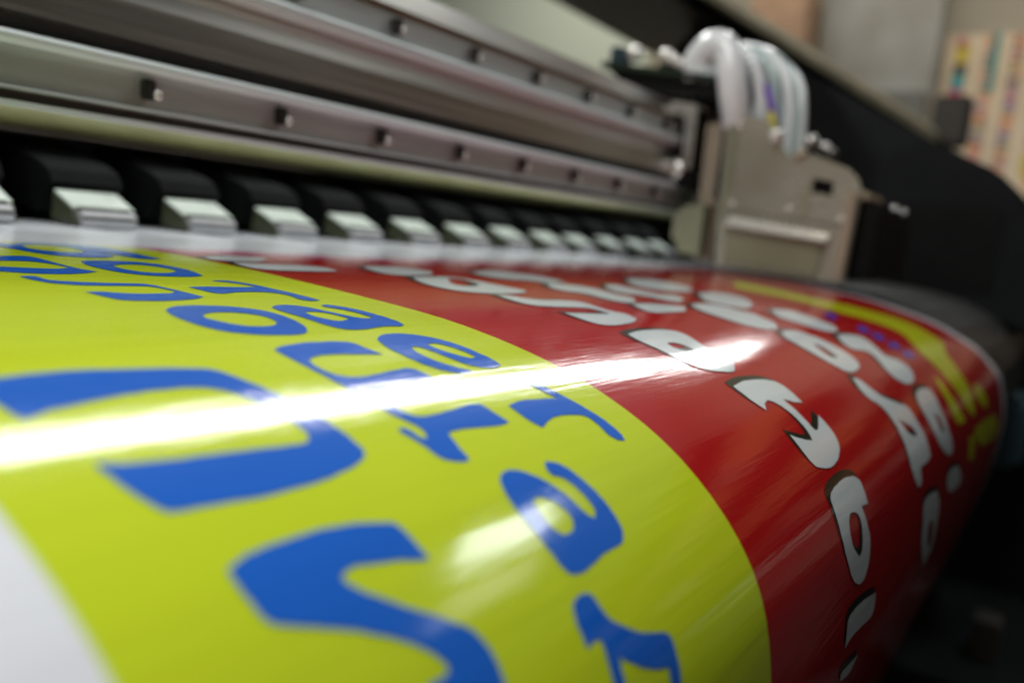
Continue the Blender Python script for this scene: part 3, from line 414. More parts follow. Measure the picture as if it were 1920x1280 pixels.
[[[5.2,15.62],[5.23,15.6],[5.26,15.58],[5.29,15.57],[5.32,15.57],[5.35,15.56],[5.38,15.56],[5.42,15.57],[5.45,15.58],[5.48,15.59],[5.51,15.61],[5.54,15.63],[5.57,15.66],[5.6,15.69],[5.63,15.72],[5.65,15.76],[5.68,15.8],[5.7,15.84],[5.72,15.88],[5.74,15.92],[5.75,15.96],[5.76,16.0],[5.77,16.04],[5.78,16.08],[5.79,16.11],[5.8,16.13],[5.81,16.16],[5.83,16.18],[5.86,16.21],[5.9,16.18],[5.93,16.17],[5.94,16.15],[5.95,16.13],[5.96,16.1],[5.96,16.07],[5.96,16.03],[5.96,16.0],[5.95,15.95],[5.95,15.91],[5.94,15.88],[5.93,15.85],[5.91,15.82],[5.9,15.79],[5.88,15.78],[5.86,15.76],[5.83,15.75],[5.81,15.74],[5.8,15.72],[5.8,15.7],[5.8,15.68],[5.81,15.66],[5.82,15.64],[5.84,15.62],[5.88,15.59],[5.94,15.61],[5.97,15.62],[6.0,15.64],[6.02,15.66],[6.04,15.69],[6.06,15.72],[6.08,15.77],[6.09,15.81],[6.11,15.86],[6.12,15.91],[6.13,15.96],[6.14,16.0],[6.14,16.05],[6.15,16.09],[6.15,16.13],[6.15,16.18],[6.14,16.22],[6.14,16.26],[6.13,16.3],[6.12,16.34],[6.11,16.37],[6.09,16.4],[6.07,16.42],[6.04,16.44],[6.02,16.46],[5.99,16.47],[5.96,16.48],[5.93,16.48],[5.89,16.48],[5.86,16.48],[5.82,16.48],[5.79,16.48],[5.75,16.48],[5.71,16.48],[5.66,16.48],[5.6,16.49],[5.54,16.5],[5.49,16.51],[5.44,16.51],[5.39,16.52],[5.35,16.52],[5.31,16.53],[5.27,16.52],[5.24,16.52],[5.21,16.51],[5.19,16.51],[5.17,16.5],[5.15,16.49],[5.14,16.47],[5.13,16.45],[5.12,16.43],[5.11,16.39],[5.11,16.35],[5.11,16.3],[5.1,16.26],[5.1,16.21],[5.1,16.16],[5.1,16.11],[5.09,16.06],[5.09,16.01],[5.09,15.96],[5.09,15.91],[5.1,15.86],[5.11,15.81],[5.12,15.77],[5.14,15.72],[5.16,15.68],[5.18,15.65]],[[5.33,15.88],[5.4,15.87],[5.43,15.87],[5.46,15.88],[5.48,15.89],[5.5,15.91],[5.53,15.93],[5.55,15.96],[5.57,15.98],[5.58,16.02],[5.6,16.05],[5.6,16.07],[5.61,16.1],[5.6,16.13],[5.59,16.15],[5.58,16.17],[5.55,16.19],[5.53,16.21],[5.5,16.22],[5.47,16.23],[5.44,16.23],[5.41,16.23],[5.39,16.23],[5.36,16.22],[5.35,16.21],[5.33,16.19],[5.32,16.17],[5.3,16.15],[5.3,16.12],[5.29,16.09],[5.29,16.05],[5.29,16.02],[5.3,15.97]]],
[[[4.96,16.72],[4.97,16.7],[4.99,16.69],[5.0,16.67],[5.02,16.67],[5.04,16.66],[5.07,16.66],[5.1,16.65],[5.13,16.65],[5.16,16.66],[5.19,16.66],[5.21,16.67],[5.23,16.68],[5.24,16.69],[5.25,16.72],[5.25,16.74],[5.26,16.78],[5.26,16.81],[5.27,16.83],[5.28,16.86],[5.29,16.88],[5.31,16.91],[5.34,16.94],[5.37,16.96],[5.41,16.99],[5.45,17.02],[5.5,17.05],[5.55,17.08],[5.61,17.11],[5.67,17.13],[5.73,17.15],[5.79,17.17],[5.86,17.19],[5.91,17.21],[5.95,17.24],[5.96,17.27],[5.97,17.3],[5.97,17.33],[5.97,17.36],[5.96,17.4],[5.96,17.43],[5.95,17.47],[5.94,17.51],[5.93,17.55],[5.92,17.58],[5.91,17.62],[5.91,17.65],[5.9,17.67],[5.89,17.71],[5.73,17.65],[5.74,17.59],[5.75,17.56],[5.76,17.53],[5.77,17.49],[5.79,17.43],[5.68,17.4],[5.61,17.38],[5.57,17.36],[5.52,17.34],[5.48,17.32],[5.43,17.3],[5.4,17.28],[5.36,17.25],[5.33,17.23],[5.3,17.21],[5.28,17.2],[5.25,17.18],[5.22,17.14],[5.19,17.19],[5.17,17.22],[5.17,17.25],[5.16,17.28],[5.16,17.31],[5.16,17.33],[5.16,17.36],[5.15,17.38],[5.14,17.41],[5.0,17.35],[5.02,17.29],[5.03,17.24],[5.04,17.2],[5.05,17.16],[5.06,17.11],[5.07,17.07],[5.08,17.04],[5.08,17.01],[5.08,16.97],[5.03,16.96],[5.0,16.96],[4.98,16.96],[4.95,16.97],[4.91,16.98],[4.91,16.93],[4.91,16.9],[4.92,16.87],[4.92,16.84],[4.92,16.81],[4.93,16.78],[4.94,16.76],[4.95,16.74]]]]
WHITE = [
[[[10.63,13.77],[10.85,13.73],[10.98,13.71],[11.08,13.7],[11.19,13.7],[11.3,13.69],[11.42,13.7],[11.55,13.71],[11.68,13.72],[11.83,13.74],[11.94,13.77],[12.03,13.8],[12.09,13.84],[12.11,13.89],[12.13,13.94],[12.12,13.99],[12.11,14.05],[12.08,14.1],[12.04,14.17],[12.01,14.23],[11.96,14.31],[11.92,14.38],[11.88,14.46],[11.85,14.53],[11.83,14.6],[11.81,14.67],[11.8,14.73],[11.81,14.78],[11.82,14.83],[11.84,14.86],[11.83,14.9],[11.8,14.94],[11.74,14.98],[11.66,15.02],[11.59,15.05],[11.54,15.07],[11.49,15.09],[11.45,15.1],[11.4,15.1],[11.34,15.1],[11.26,15.09],[11.17,15.07],[11.08,15.05],[10.99,15.03],[10.9,15.0],[10.82,14.97],[10.74,14.93],[10.68,14.89],[10.63,14.85],[10.6,14.81],[10.57,14.76],[10.55,14.7],[10.54,14.64],[10.54,14.56],[10.54,14.48],[10.54,14.41],[10.54,14.33],[10.53,14.26],[10.52,14.19],[10.52,14.13],[10.52,14.07],[10.52,14.01],[10.53,13.96],[10.55,13.91],[10.57,13.86]],[[11.06,14.18],[11.19,14.18],[11.26,14.19],[11.3,14.21],[11.34,14.23],[11.37,14.27],[11.39,14.3],[11.4,14.34],[11.41,14.39],[11.4,14.47],[11.24,14.48],[11.16,14.47],[11.11,14.45],[11.06,14.42],[11.03,14.39],[11.01,14.35],[11.0,14.31],[11.01,14.27]]],
[[[10.62,11.48],[10.77,11.49],[10.83,11.51],[10.88,11.55],[10.91,11.6],[10.94,11.67],[10.97,11.73],[11.01,11.79],[11.07,11.84],[11.13,11.88],[11.21,11.91],[11.31,11.94],[11.43,11.96],[11.56,11.97],[11.69,11.99],[11.8,12.02],[11.89,12.05],[11.97,12.09],[12.02,12.14],[12.04,12.21],[12.03,12.29],[11.99,12.38],[11.96,12.47],[11.94,12.55],[11.92,12.63],[11.91,12.7],[11.92,12.77],[11.94,12.82],[11.98,12.87],[12.03,12.91],[12.06,12.96],[12.06,13.01],[12.02,13.09],[11.93,13.24],[11.75,13.31],[11.65,13.34],[11.56,13.36],[11.45,13.38],[11.34,13.39],[11.23,13.4],[11.12,13.41],[11.02,13.42],[10.91,13.42],[10.81,13.41],[10.73,13.4],[10.66,13.38],[10.61,13.36],[10.56,13.33],[10.53,13.29],[10.51,13.24],[10.49,13.18],[10.49,13.12],[10.49,13.05],[10.51,12.95],[10.56,12.74],[10.81,12.8],[10.94,12.82],[11.04,12.84],[11.13,12.86],[11.22,12.88],[11.31,12.89],[11.39,12.9],[11.49,12.91],[11.66,12.92],[11.65,12.82],[11.65,12.76],[11.64,12.71],[11.63,12.67],[11.61,12.62],[11.58,12.58],[11.52,12.54],[11.44,12.52],[11.34,12.49],[11.23,12.47],[11.12,12.45],[11.0,12.43],[10.87,12.41],[10.76,12.38],[10.66,12.35],[10.58,12.32],[10.51,12.29],[10.46,12.24],[10.43,12.19],[10.41,12.13],[10.41,12.06],[10.43,11.98],[10.45,11.89],[10.5,11.75]]],
[[[10.47,9.89],[10.68,9.84],[10.82,9.81],[10.97,9.8],[11.14,9.79],[11.33,9.78],[11.49,9.81],[11.61,9.86],[11.7,9.95],[11.75,10.07],[11.78,10.2],[11.81,10.33],[11.81,10.46],[11.81,10.59],[11.82,10.71],[11.83,10.82],[11.84,10.92],[11.87,11.0],[11.87,11.08],[11.85,11.15],[11.8,11.22],[11.66,11.33],[11.42,11.37],[11.27,11.39],[11.13,11.4],[10.97,11.39],[10.79,11.38],[10.63,11.36],[10.49,11.32],[10.37,11.28],[10.26,11.23],[10.18,11.16],[10.11,11.08],[10.07,10.99],[10.04,10.89],[10.04,10.78],[10.05,10.67],[10.08,10.56],[10.12,10.44],[10.17,10.32],[10.23,10.22],[10.31,10.1]],[[11.29,9.97],[11.48,9.99],[11.55,10.04],[11.56,10.12],[11.51,10.28],[11.35,10.6],[11.15,10.7],[11.04,10.73],[10.96,10.74],[10.89,10.74],[10.81,10.73],[10.76,10.7],[10.73,10.66],[10.73,10.6],[10.75,10.53],[10.79,10.45],[10.86,10.36],[10.99,10.23]]],
[[[8.11,8.43],[8.26,8.45],[8.35,8.46],[8.44,8.49],[8.53,8.52],[8.63,8.55],[8.75,8.59],[8.87,8.61],[9.01,8.63],[9.17,8.63],[9.29,8.66],[9.39,8.69],[9.46,8.74],[9.5,8.79],[9.53,8.86],[9.53,8.94],[9.51,9.05],[9.45,9.25],[9.27,9.3],[9.15,9.32],[9.04,9.33],[8.91,9.33],[8.76,9.32],[8.61,9.31],[8.48,9.29],[8.35,9.27],[8.22,9.24],[8.13,9.2],[8.05,9.16],[8.0,9.1],[7.98,9.04],[7.97,8.96],[7.98,8.86],[8.01,8.72]]],
[[[8.04,7.8],[8.47,7.58],[8.71,7.48],[8.87,7.45],[9.02,7.45],[9.15,7.49],[9.24,7.54],[9.27,7.61],[9.25,7.73],[9.13,7.95],[8.94,8.11],[8.82,8.18],[8.72,8.23],[8.61,8.26],[8.49,8.27],[8.37,8.28],[8.27,8.27],[8.18,8.24],[8.1,8.2],[8.05,8.15],[8.01,8.09],[8.01,7.99]]],
[[[10.57,8.68],[10.83,8.56],[10.99,8.52],[11.13,8.52],[11.28,8.55],[11.45,8.6],[11.58,8.67],[11.68,8.76],[11.76,8.88],[11.86,9.13],[11.38,9.54],[10.98,9.63],[10.78,9.67],[10.65,9.67],[10.52,9.66],[10.42,9.63],[10.34,9.58],[10.29,9.52],[10.27,9.44],[10.28,9.34],[10.3,9.24],[10.34,9.13],[10.41,8.97]]],
[[[12.93,9.2],[13.26,9.07],[13.46,8.99],[13.61,8.94],[13.77,8.89],[13.93,8.85],[14.08,8.84],[14.21,8.86],[14.32,8.92],[14.42,9.01],[14.51,9.11],[14.58,9.22],[14.64,9.34],[14.69,9.47],[14.71,9.61],[14.71,9.76],[14.67,9.96],[14.56,10.32],[14.09,10.42],[13.87,10.44],[13.75,10.41],[13.66,10.36],[13.61,10.27],[13.53,10.2],[13.43,10.14],[13.3,10.09],[13.15,10.06],[13.03,10.01],[12.93,9.96],[12.87,9.9],[12.83,9.82],[12.81,9.74],[12.8,9.64],[12.83,9.49]]],
[[[13.46,10.57],[13.76,10.53],[13.93,10.53],[14.05,10.56],[14.17,10.62],[14.28,10.71],[14.36,10.79],[14.42,10.88],[14.45,10.96],[14.45,11.04],[14.44,11.13],[14.41,11.23],[14.37,11.34],[14.31,11.45],[14.28,11.56],[14.26,11.66],[14.26,11.76],[14.27,11.85],[14.24,11.94],[14.17,12.04],[14.0,12.15],[13.64,12.34],[13.4,12.34],[13.29,12.32],[13.23,12.28],[13.2,12.22],[13.19,12.15],[13.19,12.06],[13.2,11.95],[13.23,11.83],[13.27,11.69],[13.28,11.58],[13.26,11.48],[13.2,11.4],[13.12,11.34],[13.06,11.27],[13.01,11.21],[13.0,11.14],[13.0,11.06],[13.03,10.98],[13.09,10.9],[13.2,10.79]]],
[[[13.32,12.43],[13.65,12.44],[13.84,12.46],[13.98,12.48],[14.11,12.51],[14.24,12.55],[14.36,12.59],[14.46,12.63],[14.58,12.69],[14.78,12.81],[14.21,13.06],[13.8,13.05],[13.6,13.04],[13.44,13.04],[13.31,13.03],[13.18,13.03],[13.08,13.01],[13.02,12.98],[12.99,12.94],[13.0,12.88],[13.02,12.81],[13.06,12.74],[13.13,12.64]]],
[[[15.5,10.69],[15.84,10.65],[15.98,10.66],[16.04,10.7],[16.04,10.78],[16.0,10.89],[15.96,11.03],[15.92,11.18],[15.89,11.34],[15.86,11.53],[15.88,11.67],[15.94,11.76],[16.05,11.82],[16.21,11.83],[16.3,11.86],[16.31,11.93],[16.21,12.04],[15.93,12.27],[15.56,12.4],[15.38,12.45],[15.27,12.45],[15.18,12.44],[15.11,12.4],[15.06,12.34],[15.03,12.26],[15.03,12.15],[15.05,12.02],[15.03,11.91],[14.99,11.81],[14.91,11.73],[14.8,11.66],[14.72,11.59],[14.69,11.51],[14.69,11.42],[14.73,11.33],[14.81,11.23],[14.91,11.12],[15.09,10.97]]],
[[[17.96,9.9],[18.68,9.83],[19.02,9.83],[19.2,9.89],[19.3,9.99],[19.32,10.13],[19.32,10.29],[19.28,10.45],[19.23,10.62],[19.15,10.81],[19.02,10.98],[18.85,11.13],[18.56,11.31],[17.99,11.59],[17.49,11.57],[17.24,11.54],[17.07,11.49],[16.92,11.44],[16.79,11.37],[16.7,11.28],[16.64,11.18],[16.62,11.06],[16.64,10.92],[16.73,10.78],[16.89,10.61],[17.2,10.38]]],
[[[15.29,12.68],[15.67,12.66],[15.88,12.66],[16.02,12.69],[16.15,12.74],[16.26,12.8],[16.35,12.88],[16.4,12.97],[16.42,13.06],[16.42,13.17],[16.44,13.25],[16.47,13.31],[16.51,13.36],[16.56,13.38],[16.59,13.42],[16.59,13.47],[16.57,13.54],[16.52,13.62],[16.49,13.69],[16.46,13.77],[16.44,13.85],[16.42,13.92],[16.37,13.99],[16.29,14.05],[16.14,14.13],[15.84,14.24],[15.53,14.25],[15.38,14.24],[15.26,14.21],[15.16,14.17],[15.07,14.11],[14.99,14.05],[14.93,13.98],[14.89,13.91],[14.87,13.83],[14.85,13.75],[14.84,13.67],[14.82,13.59],[14.81,13.51],[14.81,13.42],[14.82,13.33],[14.84,13.23],[14.88,13.12],[14.93,13.02],[14.99,12.93],[15.09,12.84]]],
[[[17.84,11.76],[18.68,11.76],[19.04,11.82],[19.17,11.93],[19.16,12.1],[19.04,12.31],[18.88,12.49],[18.69,12.64],[18.4,12.8],[17.84,13.04],[17.31,13.15],[17.07,13.18],[16.92,13.17],[16.81,13.12],[16.73,13.05],[16.66,12.97],[16.59,12.88],[16.53,12.79],[16.47,12.69],[16.51,12.57],[16.64,12.43],[16.97,12.22]]],
[[[17.96,13.38],[18.49,13.4],[18.74,13.44],[18.87,13.5],[18.96,13.58],[18.99,13.68],[19.02,13.8],[19.03,13.94],[19.05,14.1],[19.07,14.27],[19.05,14.41],[18.99,14.51],[18.82,14.6],[18.42,14.71],[18.02,14.65],[17.82,14.59],[17.7,14.53],[17.61,14.45],[17.55,14.34],[17.49,14.24],[17.43,14.14],[17.37,14.05],[17.29,13.96],[17.29,13.86],[17.34,13.76],[17.51,13.64]]],
[[[15.72,14.36],[16.12,14.38],[16.32,14.4],[16.44,14.45],[16.54,14.51],[16.61,14.59],[16.67,14.68],[16.72,14.77],[16.76,14.86],[16.8,14.97],[16.83,15.06],[16.84,15.16],[16.85,15.26],[16.85,15.35],[16.84,15.43],[16.81,15.5],[16.77,15.56],[16.72,15.62],[16.66,15.66],[16.58,15.7],[16.49,15.73],[16.38,15.75],[16.26,15.77],[16.13,15.78],[15.98,15.79],[15.81,15.79],[15.67,15.78],[15.56,15.75],[15.47,15.71],[15.41,15.65],[15.36,15.58],[15.31,15.51],[15.27,15.42],[15.24,15.32],[15.22,15.23],[15.21,15.13],[15.2,15.03],[15.21,14.93],[15.22,14.84],[15.23,14.77],[15.25,14.7],[15.26,14.64],[15.3,14.59],[15.36,14.54],[15.47,14.48]],[[16.0,14.9],[16.09,14.99],[16.12,15.05],[16.13,15.11],[16.11,15.21],[16.07,15.4],[15.89,15.39],[15.8,15.37],[15.76,15.34],[15.74,15.3],[15.74,15.24],[15.76,15.18],[15.79,15.12],[15.85,15.04]]],
[[[18.01,14.82],[18.43,14.83],[18.66,14.85],[18.84,14.87],[19.02,14.91],[19.21,14.95],[19.33,15.0],[19.39,15.07],[19.39,15.14],[19.34,15.22],[19.27,15.31],[19.19,15.39],[19.1,15.48],[19.01,15.57],[18.98,15.65],[19.02,15.71],[19.12,15.76],[19.28,15.81],[19.42,15.85],[19.53,15.91],[19.61,15.98],[19.67,16.05],[19.69,16.12],[19.67,16.18],[19.6,16.24],[19.5,16.3],[19.38,16.34],[19.25,16.38],[19.11,16.41],[18.96,16.43],[18.81,16.44],[18.66,16.44],[18.52,16.44],[18.38,16.42],[18.25,16.4],[18.13,16.37],[18.03,16.32],[17.94,16.27],[17.87,16.22],[17.83,16.16],[17.82,16.1],[17.83,16.03],[17.86,15.96],[17.92,15.89],[17.99,15.82],[18.08,15.74],[18.15,15.67],[18.19,15.61],[18.2,15.55],[18.18,15.5],[18.12,15.45],[18.02,15.41],[17.89,15.38],[17.72,15.35],[17.6,15.32],[17.52,15.28],[17.48,15.23],[17.49,15.17],[17.53,15.11],[17.6,15.05],[17.72,14.97]]],
[[[10.81,15.36],[11.01,15.34],[11.12,15.33],[11.23,15.32],[11.34,15.32],[11.46,15.33],[11.58,15.34],[11.7,15.35],[11.82,15.37],[11.95,15.39],[12.05,15.42],[12.13,15.45],[12.2,15.48],[12.24,15.51],[12.27,15.55],[12.3,15.59],[12.31,15.63],[12.3,15.67],[12.3,15.72],[12.3,15.77],[12.29,15.84],[12.28,15.96],[12.14,15.93],[12.07,15.92],[12.0,15.9],[11.91,15.86],[11.76,15.8],[11.77,15.91],[11.78,15.97],[11.79,16.02],[11.79,16.07],[11.79,16.12],[11.79,16.17],[11.79,16.22],[11.79,16.27],[11.79,16.32],[11.8,16.36],[11.82,16.39],[11.86,16.4],[11.9,16.4],[11.95,16.39],[12.02,16.37],[12.14,16.32],[12.38,16.22],[12.4,16.31],[12.4,16.36],[12.4,16.41],[12.4,16.45],[12.39,16.5],[12.38,16.55],[12.36,16.59],[12.34,16.63],[12.31,16.67],[12.27,16.7],[12.22,16.73],[12.16,16.77],[12.08,16.8],[12.01,16.82],[11.93,16.85],[11.84,16.87],[11.75,16.88],[11.67,16.89],[11.58,16.9],[11.5,16.9],[11.42,16.9],[11.33,16.89],[11.25,16.88],[11.17,16.86],[11.09,16.84],[11.03,16.82],[10.98,16.81],[10.94,16.79],[10.92,16.77],[10.9,16.74],[10.88,16.7],[10.87,16.66],[10.87,16.61],[10.86,16.56],[10.86,16.51],[10.87,16.43],[10.88,16.29],[10.99,16.35],[11.06,16.38],[11.13,16.4],[11.23,16.44],[11.43,16.49],[11.5,16.42],[11.53,16.36],[11.54,16.31],[11.55,16.25],[11.55,16.18],[11.55,16.12],[11.53,16.05],[11.51,15.99],[11.48,15.93],[11.46,15.88],[11.42,15.84],[11.39,15.8],[11.35,15.78],[11.31,15.76],[11.27,15.74],[11.22,15.74],[11.16,15.75],[11.11,15.76],[11.05,15.77],[10.99,15.81],[10.89,15.87],[10.84,15.78],[10.81,15.72],[10.8,15.68],[10.79,15.64],[10.79,15.59],[10.79,15.55],[10.79,15.51],[10.79,15.45]]],
[[[15.4,15.9],[15.56,15.92],[15.64,15.95],[15.68,15.98],[15.71,16.04],[15.73,16.11],[15.76,16.17],[15.8,16.23],[15.85,16.29],[15.9,16.34],[15.98,16.39],[16.08,16.45],[16.21,16.5],[16.37,16.56],[16.53,16.61],[16.67,16.66],[16.81,16.7],[16.93,16.73],[17.02,16.77],[17.08,16.82],[17.1,16.89],[17.1,16.96],[17.1,17.03],[17.11,17.11],[17.14,17.18],[17.17,17.26],[17.19,17.33],[17.2,17.41],[17.21,17.49],[17.2,17.57],[17.2,17.64],[17.2,17.69],[17.19,17.73],[17.16,17.75],[17.11,17.77],[17.04,17.78],[16.94,17.79],[16.83,17.8],[16.7,17.8],[16.57,17.79],[16.44,17.79],[16.3,17.78],[16.19,17.78],[16.12,17.8],[16.08,17.83],[16.09,17.88],[16.08,17.93],[16.07,17.97],[16.04,18.0],[16.0,18.03],[15.96,18.05],[15.91,18.06],[15.83,18.06],[15.69,18.04],[15.53,17.91],[15.46,17.83],[15.42,17.77],[15.39,17.7],[15.38,17.63],[15.38,17.56],[15.39,17.5],[15.4,17.44],[15.43,17.39],[15.44,17.34],[15.46,17.27],[15.47,17.21],[15.48,17.13],[15.49,17.06],[15.51,16.99],[15.52,16.92],[15.53,16.85],[15.54,16.79],[15.53,16.72],[15.52,16.66],[15.5,16.6],[15.47,16.54],[15.42,16.49],[15.35,16.44],[15.27,16.4],[15.21,16.35],[15.18,16.3],[15.16,16.24],[15.17,16.18],[15.19,16.12],[15.22,16.07],[15.28,16.01]],[[15.93,16.87],[16.05,16.93],[16.13,16.96],[16.21,16.99],[16.29,17.03],[16.4,17.06],[16.47,17.1],[16.53,17.14],[16.55,17.19],[16.57,17.28],[16.43,17.28],[16.34,17.26],[16.27,17.24],[16.19,17.21],[16.11,17.18],[16.04,17.14],[15.99,17.09],[15.95,17.01]]],
[[[18.34,16.68],[18.48,16.65],[18.64,16.63],[18.83,16.62],[19.03,16.62],[19.22,16.63],[19.39,16.65],[19.55,16.67],[19.69,16.69],[19.79,16.73],[19.85,16.77],[19.87,16.83],[19.85,16.89],[19.83,16.95],[19.79,17.02],[19.75,17.08],[19.7,17.15],[19.67,17.22],[19.65,17.29],[19.65,17.37],[19.68,17.45],[19.72,17.53],[19.76,17.62],[19.8,17.71],[19.86,17.8],[19.91,17.88],[19.94,17.96],[19.95,18.03],[19.92,18.08],[19.87,18.12],[19.77,18.14],[19.64,18.14],[19.48,18.13],[19.31,18.1],[19.13,18.06],[18.96,18.0],[18.79,17.94],[18.61,17.86],[18.45,17.77],[18.3,17.67],[18.18,17.55],[18.1,17.45],[18.04,17.35],[18.0,17.25],[17.98,17.16],[17.97,17.07],[17.98,17.0],[17.99,16.93],[18.01,16.87],[18.05,16.82],[18.12,16.77],[18.22,16.72]],[[18.83,17.17],[19.08,17.24],[19.18,17.3],[19.22,17.35],[19.22,17.44],[19.23,17.63],[18.99,17.56],[18.88,17.5],[18.82,17.45],[18.79,17.36]]],
[[[10.8,17.25],[10.83,17.21],[10.88,17.18],[10.96,17.15],[11.06,17.14],[11.18,17.12],[11.3,17.12],[11.43,17.11],[11.56,17.11],[11.69,17.11],[11.82,17.12],[11.94,17.14],[12.05,17.15],[12.14,17.18],[12.21,17.21],[12.25,17.24],[12.28,17.28],[12.29,17.32],[12.29,17.37],[12.29,17.45],[12.28,17.59],[11.95,17.55],[12.0,17.67],[12.03,17.75],[12.05,17.81],[12.07,17.87],[12.1,17.94],[12.11,18.01],[12.1,18.08],[12.08,18.15],[12.04,18.22],[12.0,18.28],[11.94,18.34],[11.87,18.39],[11.79,18.43],[11.72,18.46],[11.64,18.47],[11.57,18.47],[11.49,18.47],[11.42,18.45],[11.35,18.43],[11.28,18.4],[11.21,18.37],[11.15,18.33],[11.08,18.27],[11.02,18.21],[10.97,18.13],[10.92,18.05],[10.87,17.97],[10.83,17.88],[10.81,17.79],[10.79,17.71],[10.78,17.63],[10.78,17.55],[10.78,17.48],[10.79,17.42],[10.79,17.36],[10.8,17.3]],[[11.24,17.59],[11.28,17.56],[11.34,17.53],[11.4,17.52],[11.46,17.53],[11.52,17.54],[11.58,17.55],[11.63,17.57],[11.68,17.59],[11.72,17.62],[11.74,17.65],[11.76,17.69],[11.76,17.74],[11.76,17.8],[11.75,17.85],[11.73,17.91],[11.7,17.97],[11.67,18.02],[11.64,18.06],[11.59,18.09],[11.48,18.11],[11.34,18.02],[11.28,17.97],[11.24,17.92],[11.2,17.87],[11.18,17.81],[11.17,17.75],[11.18,17.7],[11.2,17.65]]],
[[[11.33,18.71],[11.53,18.73],[11.73,18.75],[11.97,18.79],[12.43,18.87],[12.43,18.98],[12.43,19.04],[12.41,19.08],[12.39,19.11],[12.36,19.14],[12.3,19.16],[12.21,19.16],[12.1,19.15],[11.96,19.14],[11.83,19.12],[11.68,19.1],[11.53,19.09],[11.38,19.07],[11.24,19.06],[11.13,19.06],[11.0,19.06],[10.8,19.09],[10.82,18.98],[10.83,18.92],[10.83,18.87],[10.84,18.82],[10.84,18.77],[10.89,18.73],[10.99,18.71],[11.13,18.71]]],
[[[11.76,19.53],[11.64,19.58],[11.57,19.61],[11.51,19.63],[11.43,19.64],[11.36,19.64],[11.27,19.64],[11.17,19.62],[11.05,19.59],[10.82,19.53],[10.79,19.45],[10.8,19.42],[10.85,19.41],[10.92,19.41],[11.02,19.43],[11.13,19.44],[11.26,19.46],[11.42,19.48]]],
[[[16.13,18.53],[16.16,18.47],[16.23,18.43],[16.33,18.4],[16.46,18.39],[16.62,18.39],[16.8,18.39],[17.07,18.42],[17.61,18.48],[17.88,18.64],[18.0,18.73],[18.06,18.81],[18.08,18.89],[18.08,18.97],[18.07,19.06],[18.06,19.16],[18.07,19.28],[18.09,19.41],[18.11,19.54],[18.1,19.64],[18.07,19.73],[17.99,19.8],[17.89,19.85],[17.76,19.88],[17.56,19.88],[17.17,19.86],[16.43,19.38],[16.23,19.18],[16.14,19.05],[16.11,18.95],[16.12,18.86],[16.13,18.77],[16.14,18.69],[16.14,18.61]],[[16.86,19.14],[16.84,19.01],[16.89,18.95],[17.04,18.95],[17.4,19.0],[17.56,19.28],[17.64,19.41],[17.64,19.48],[17.51,19.51],[17.15,19.48]]],
[[[19.07,18.58],[19.1,18.54],[19.17,18.5],[19.28,18.48],[19.42,18.46],[19.59,18.45],[19.78,18.46],[20.05,18.48],[20.59,18.54],[21.0,18.7],[21.19,18.8],[21.3,18.87],[21.35,18.95],[21.37,19.02],[21.26,19.07],[21.04,19.08],[20.59,19.05],[19.64,18.94],[19.32,18.82],[19.19,18.75],[19.12,18.69],[19.08,18.64]]]]
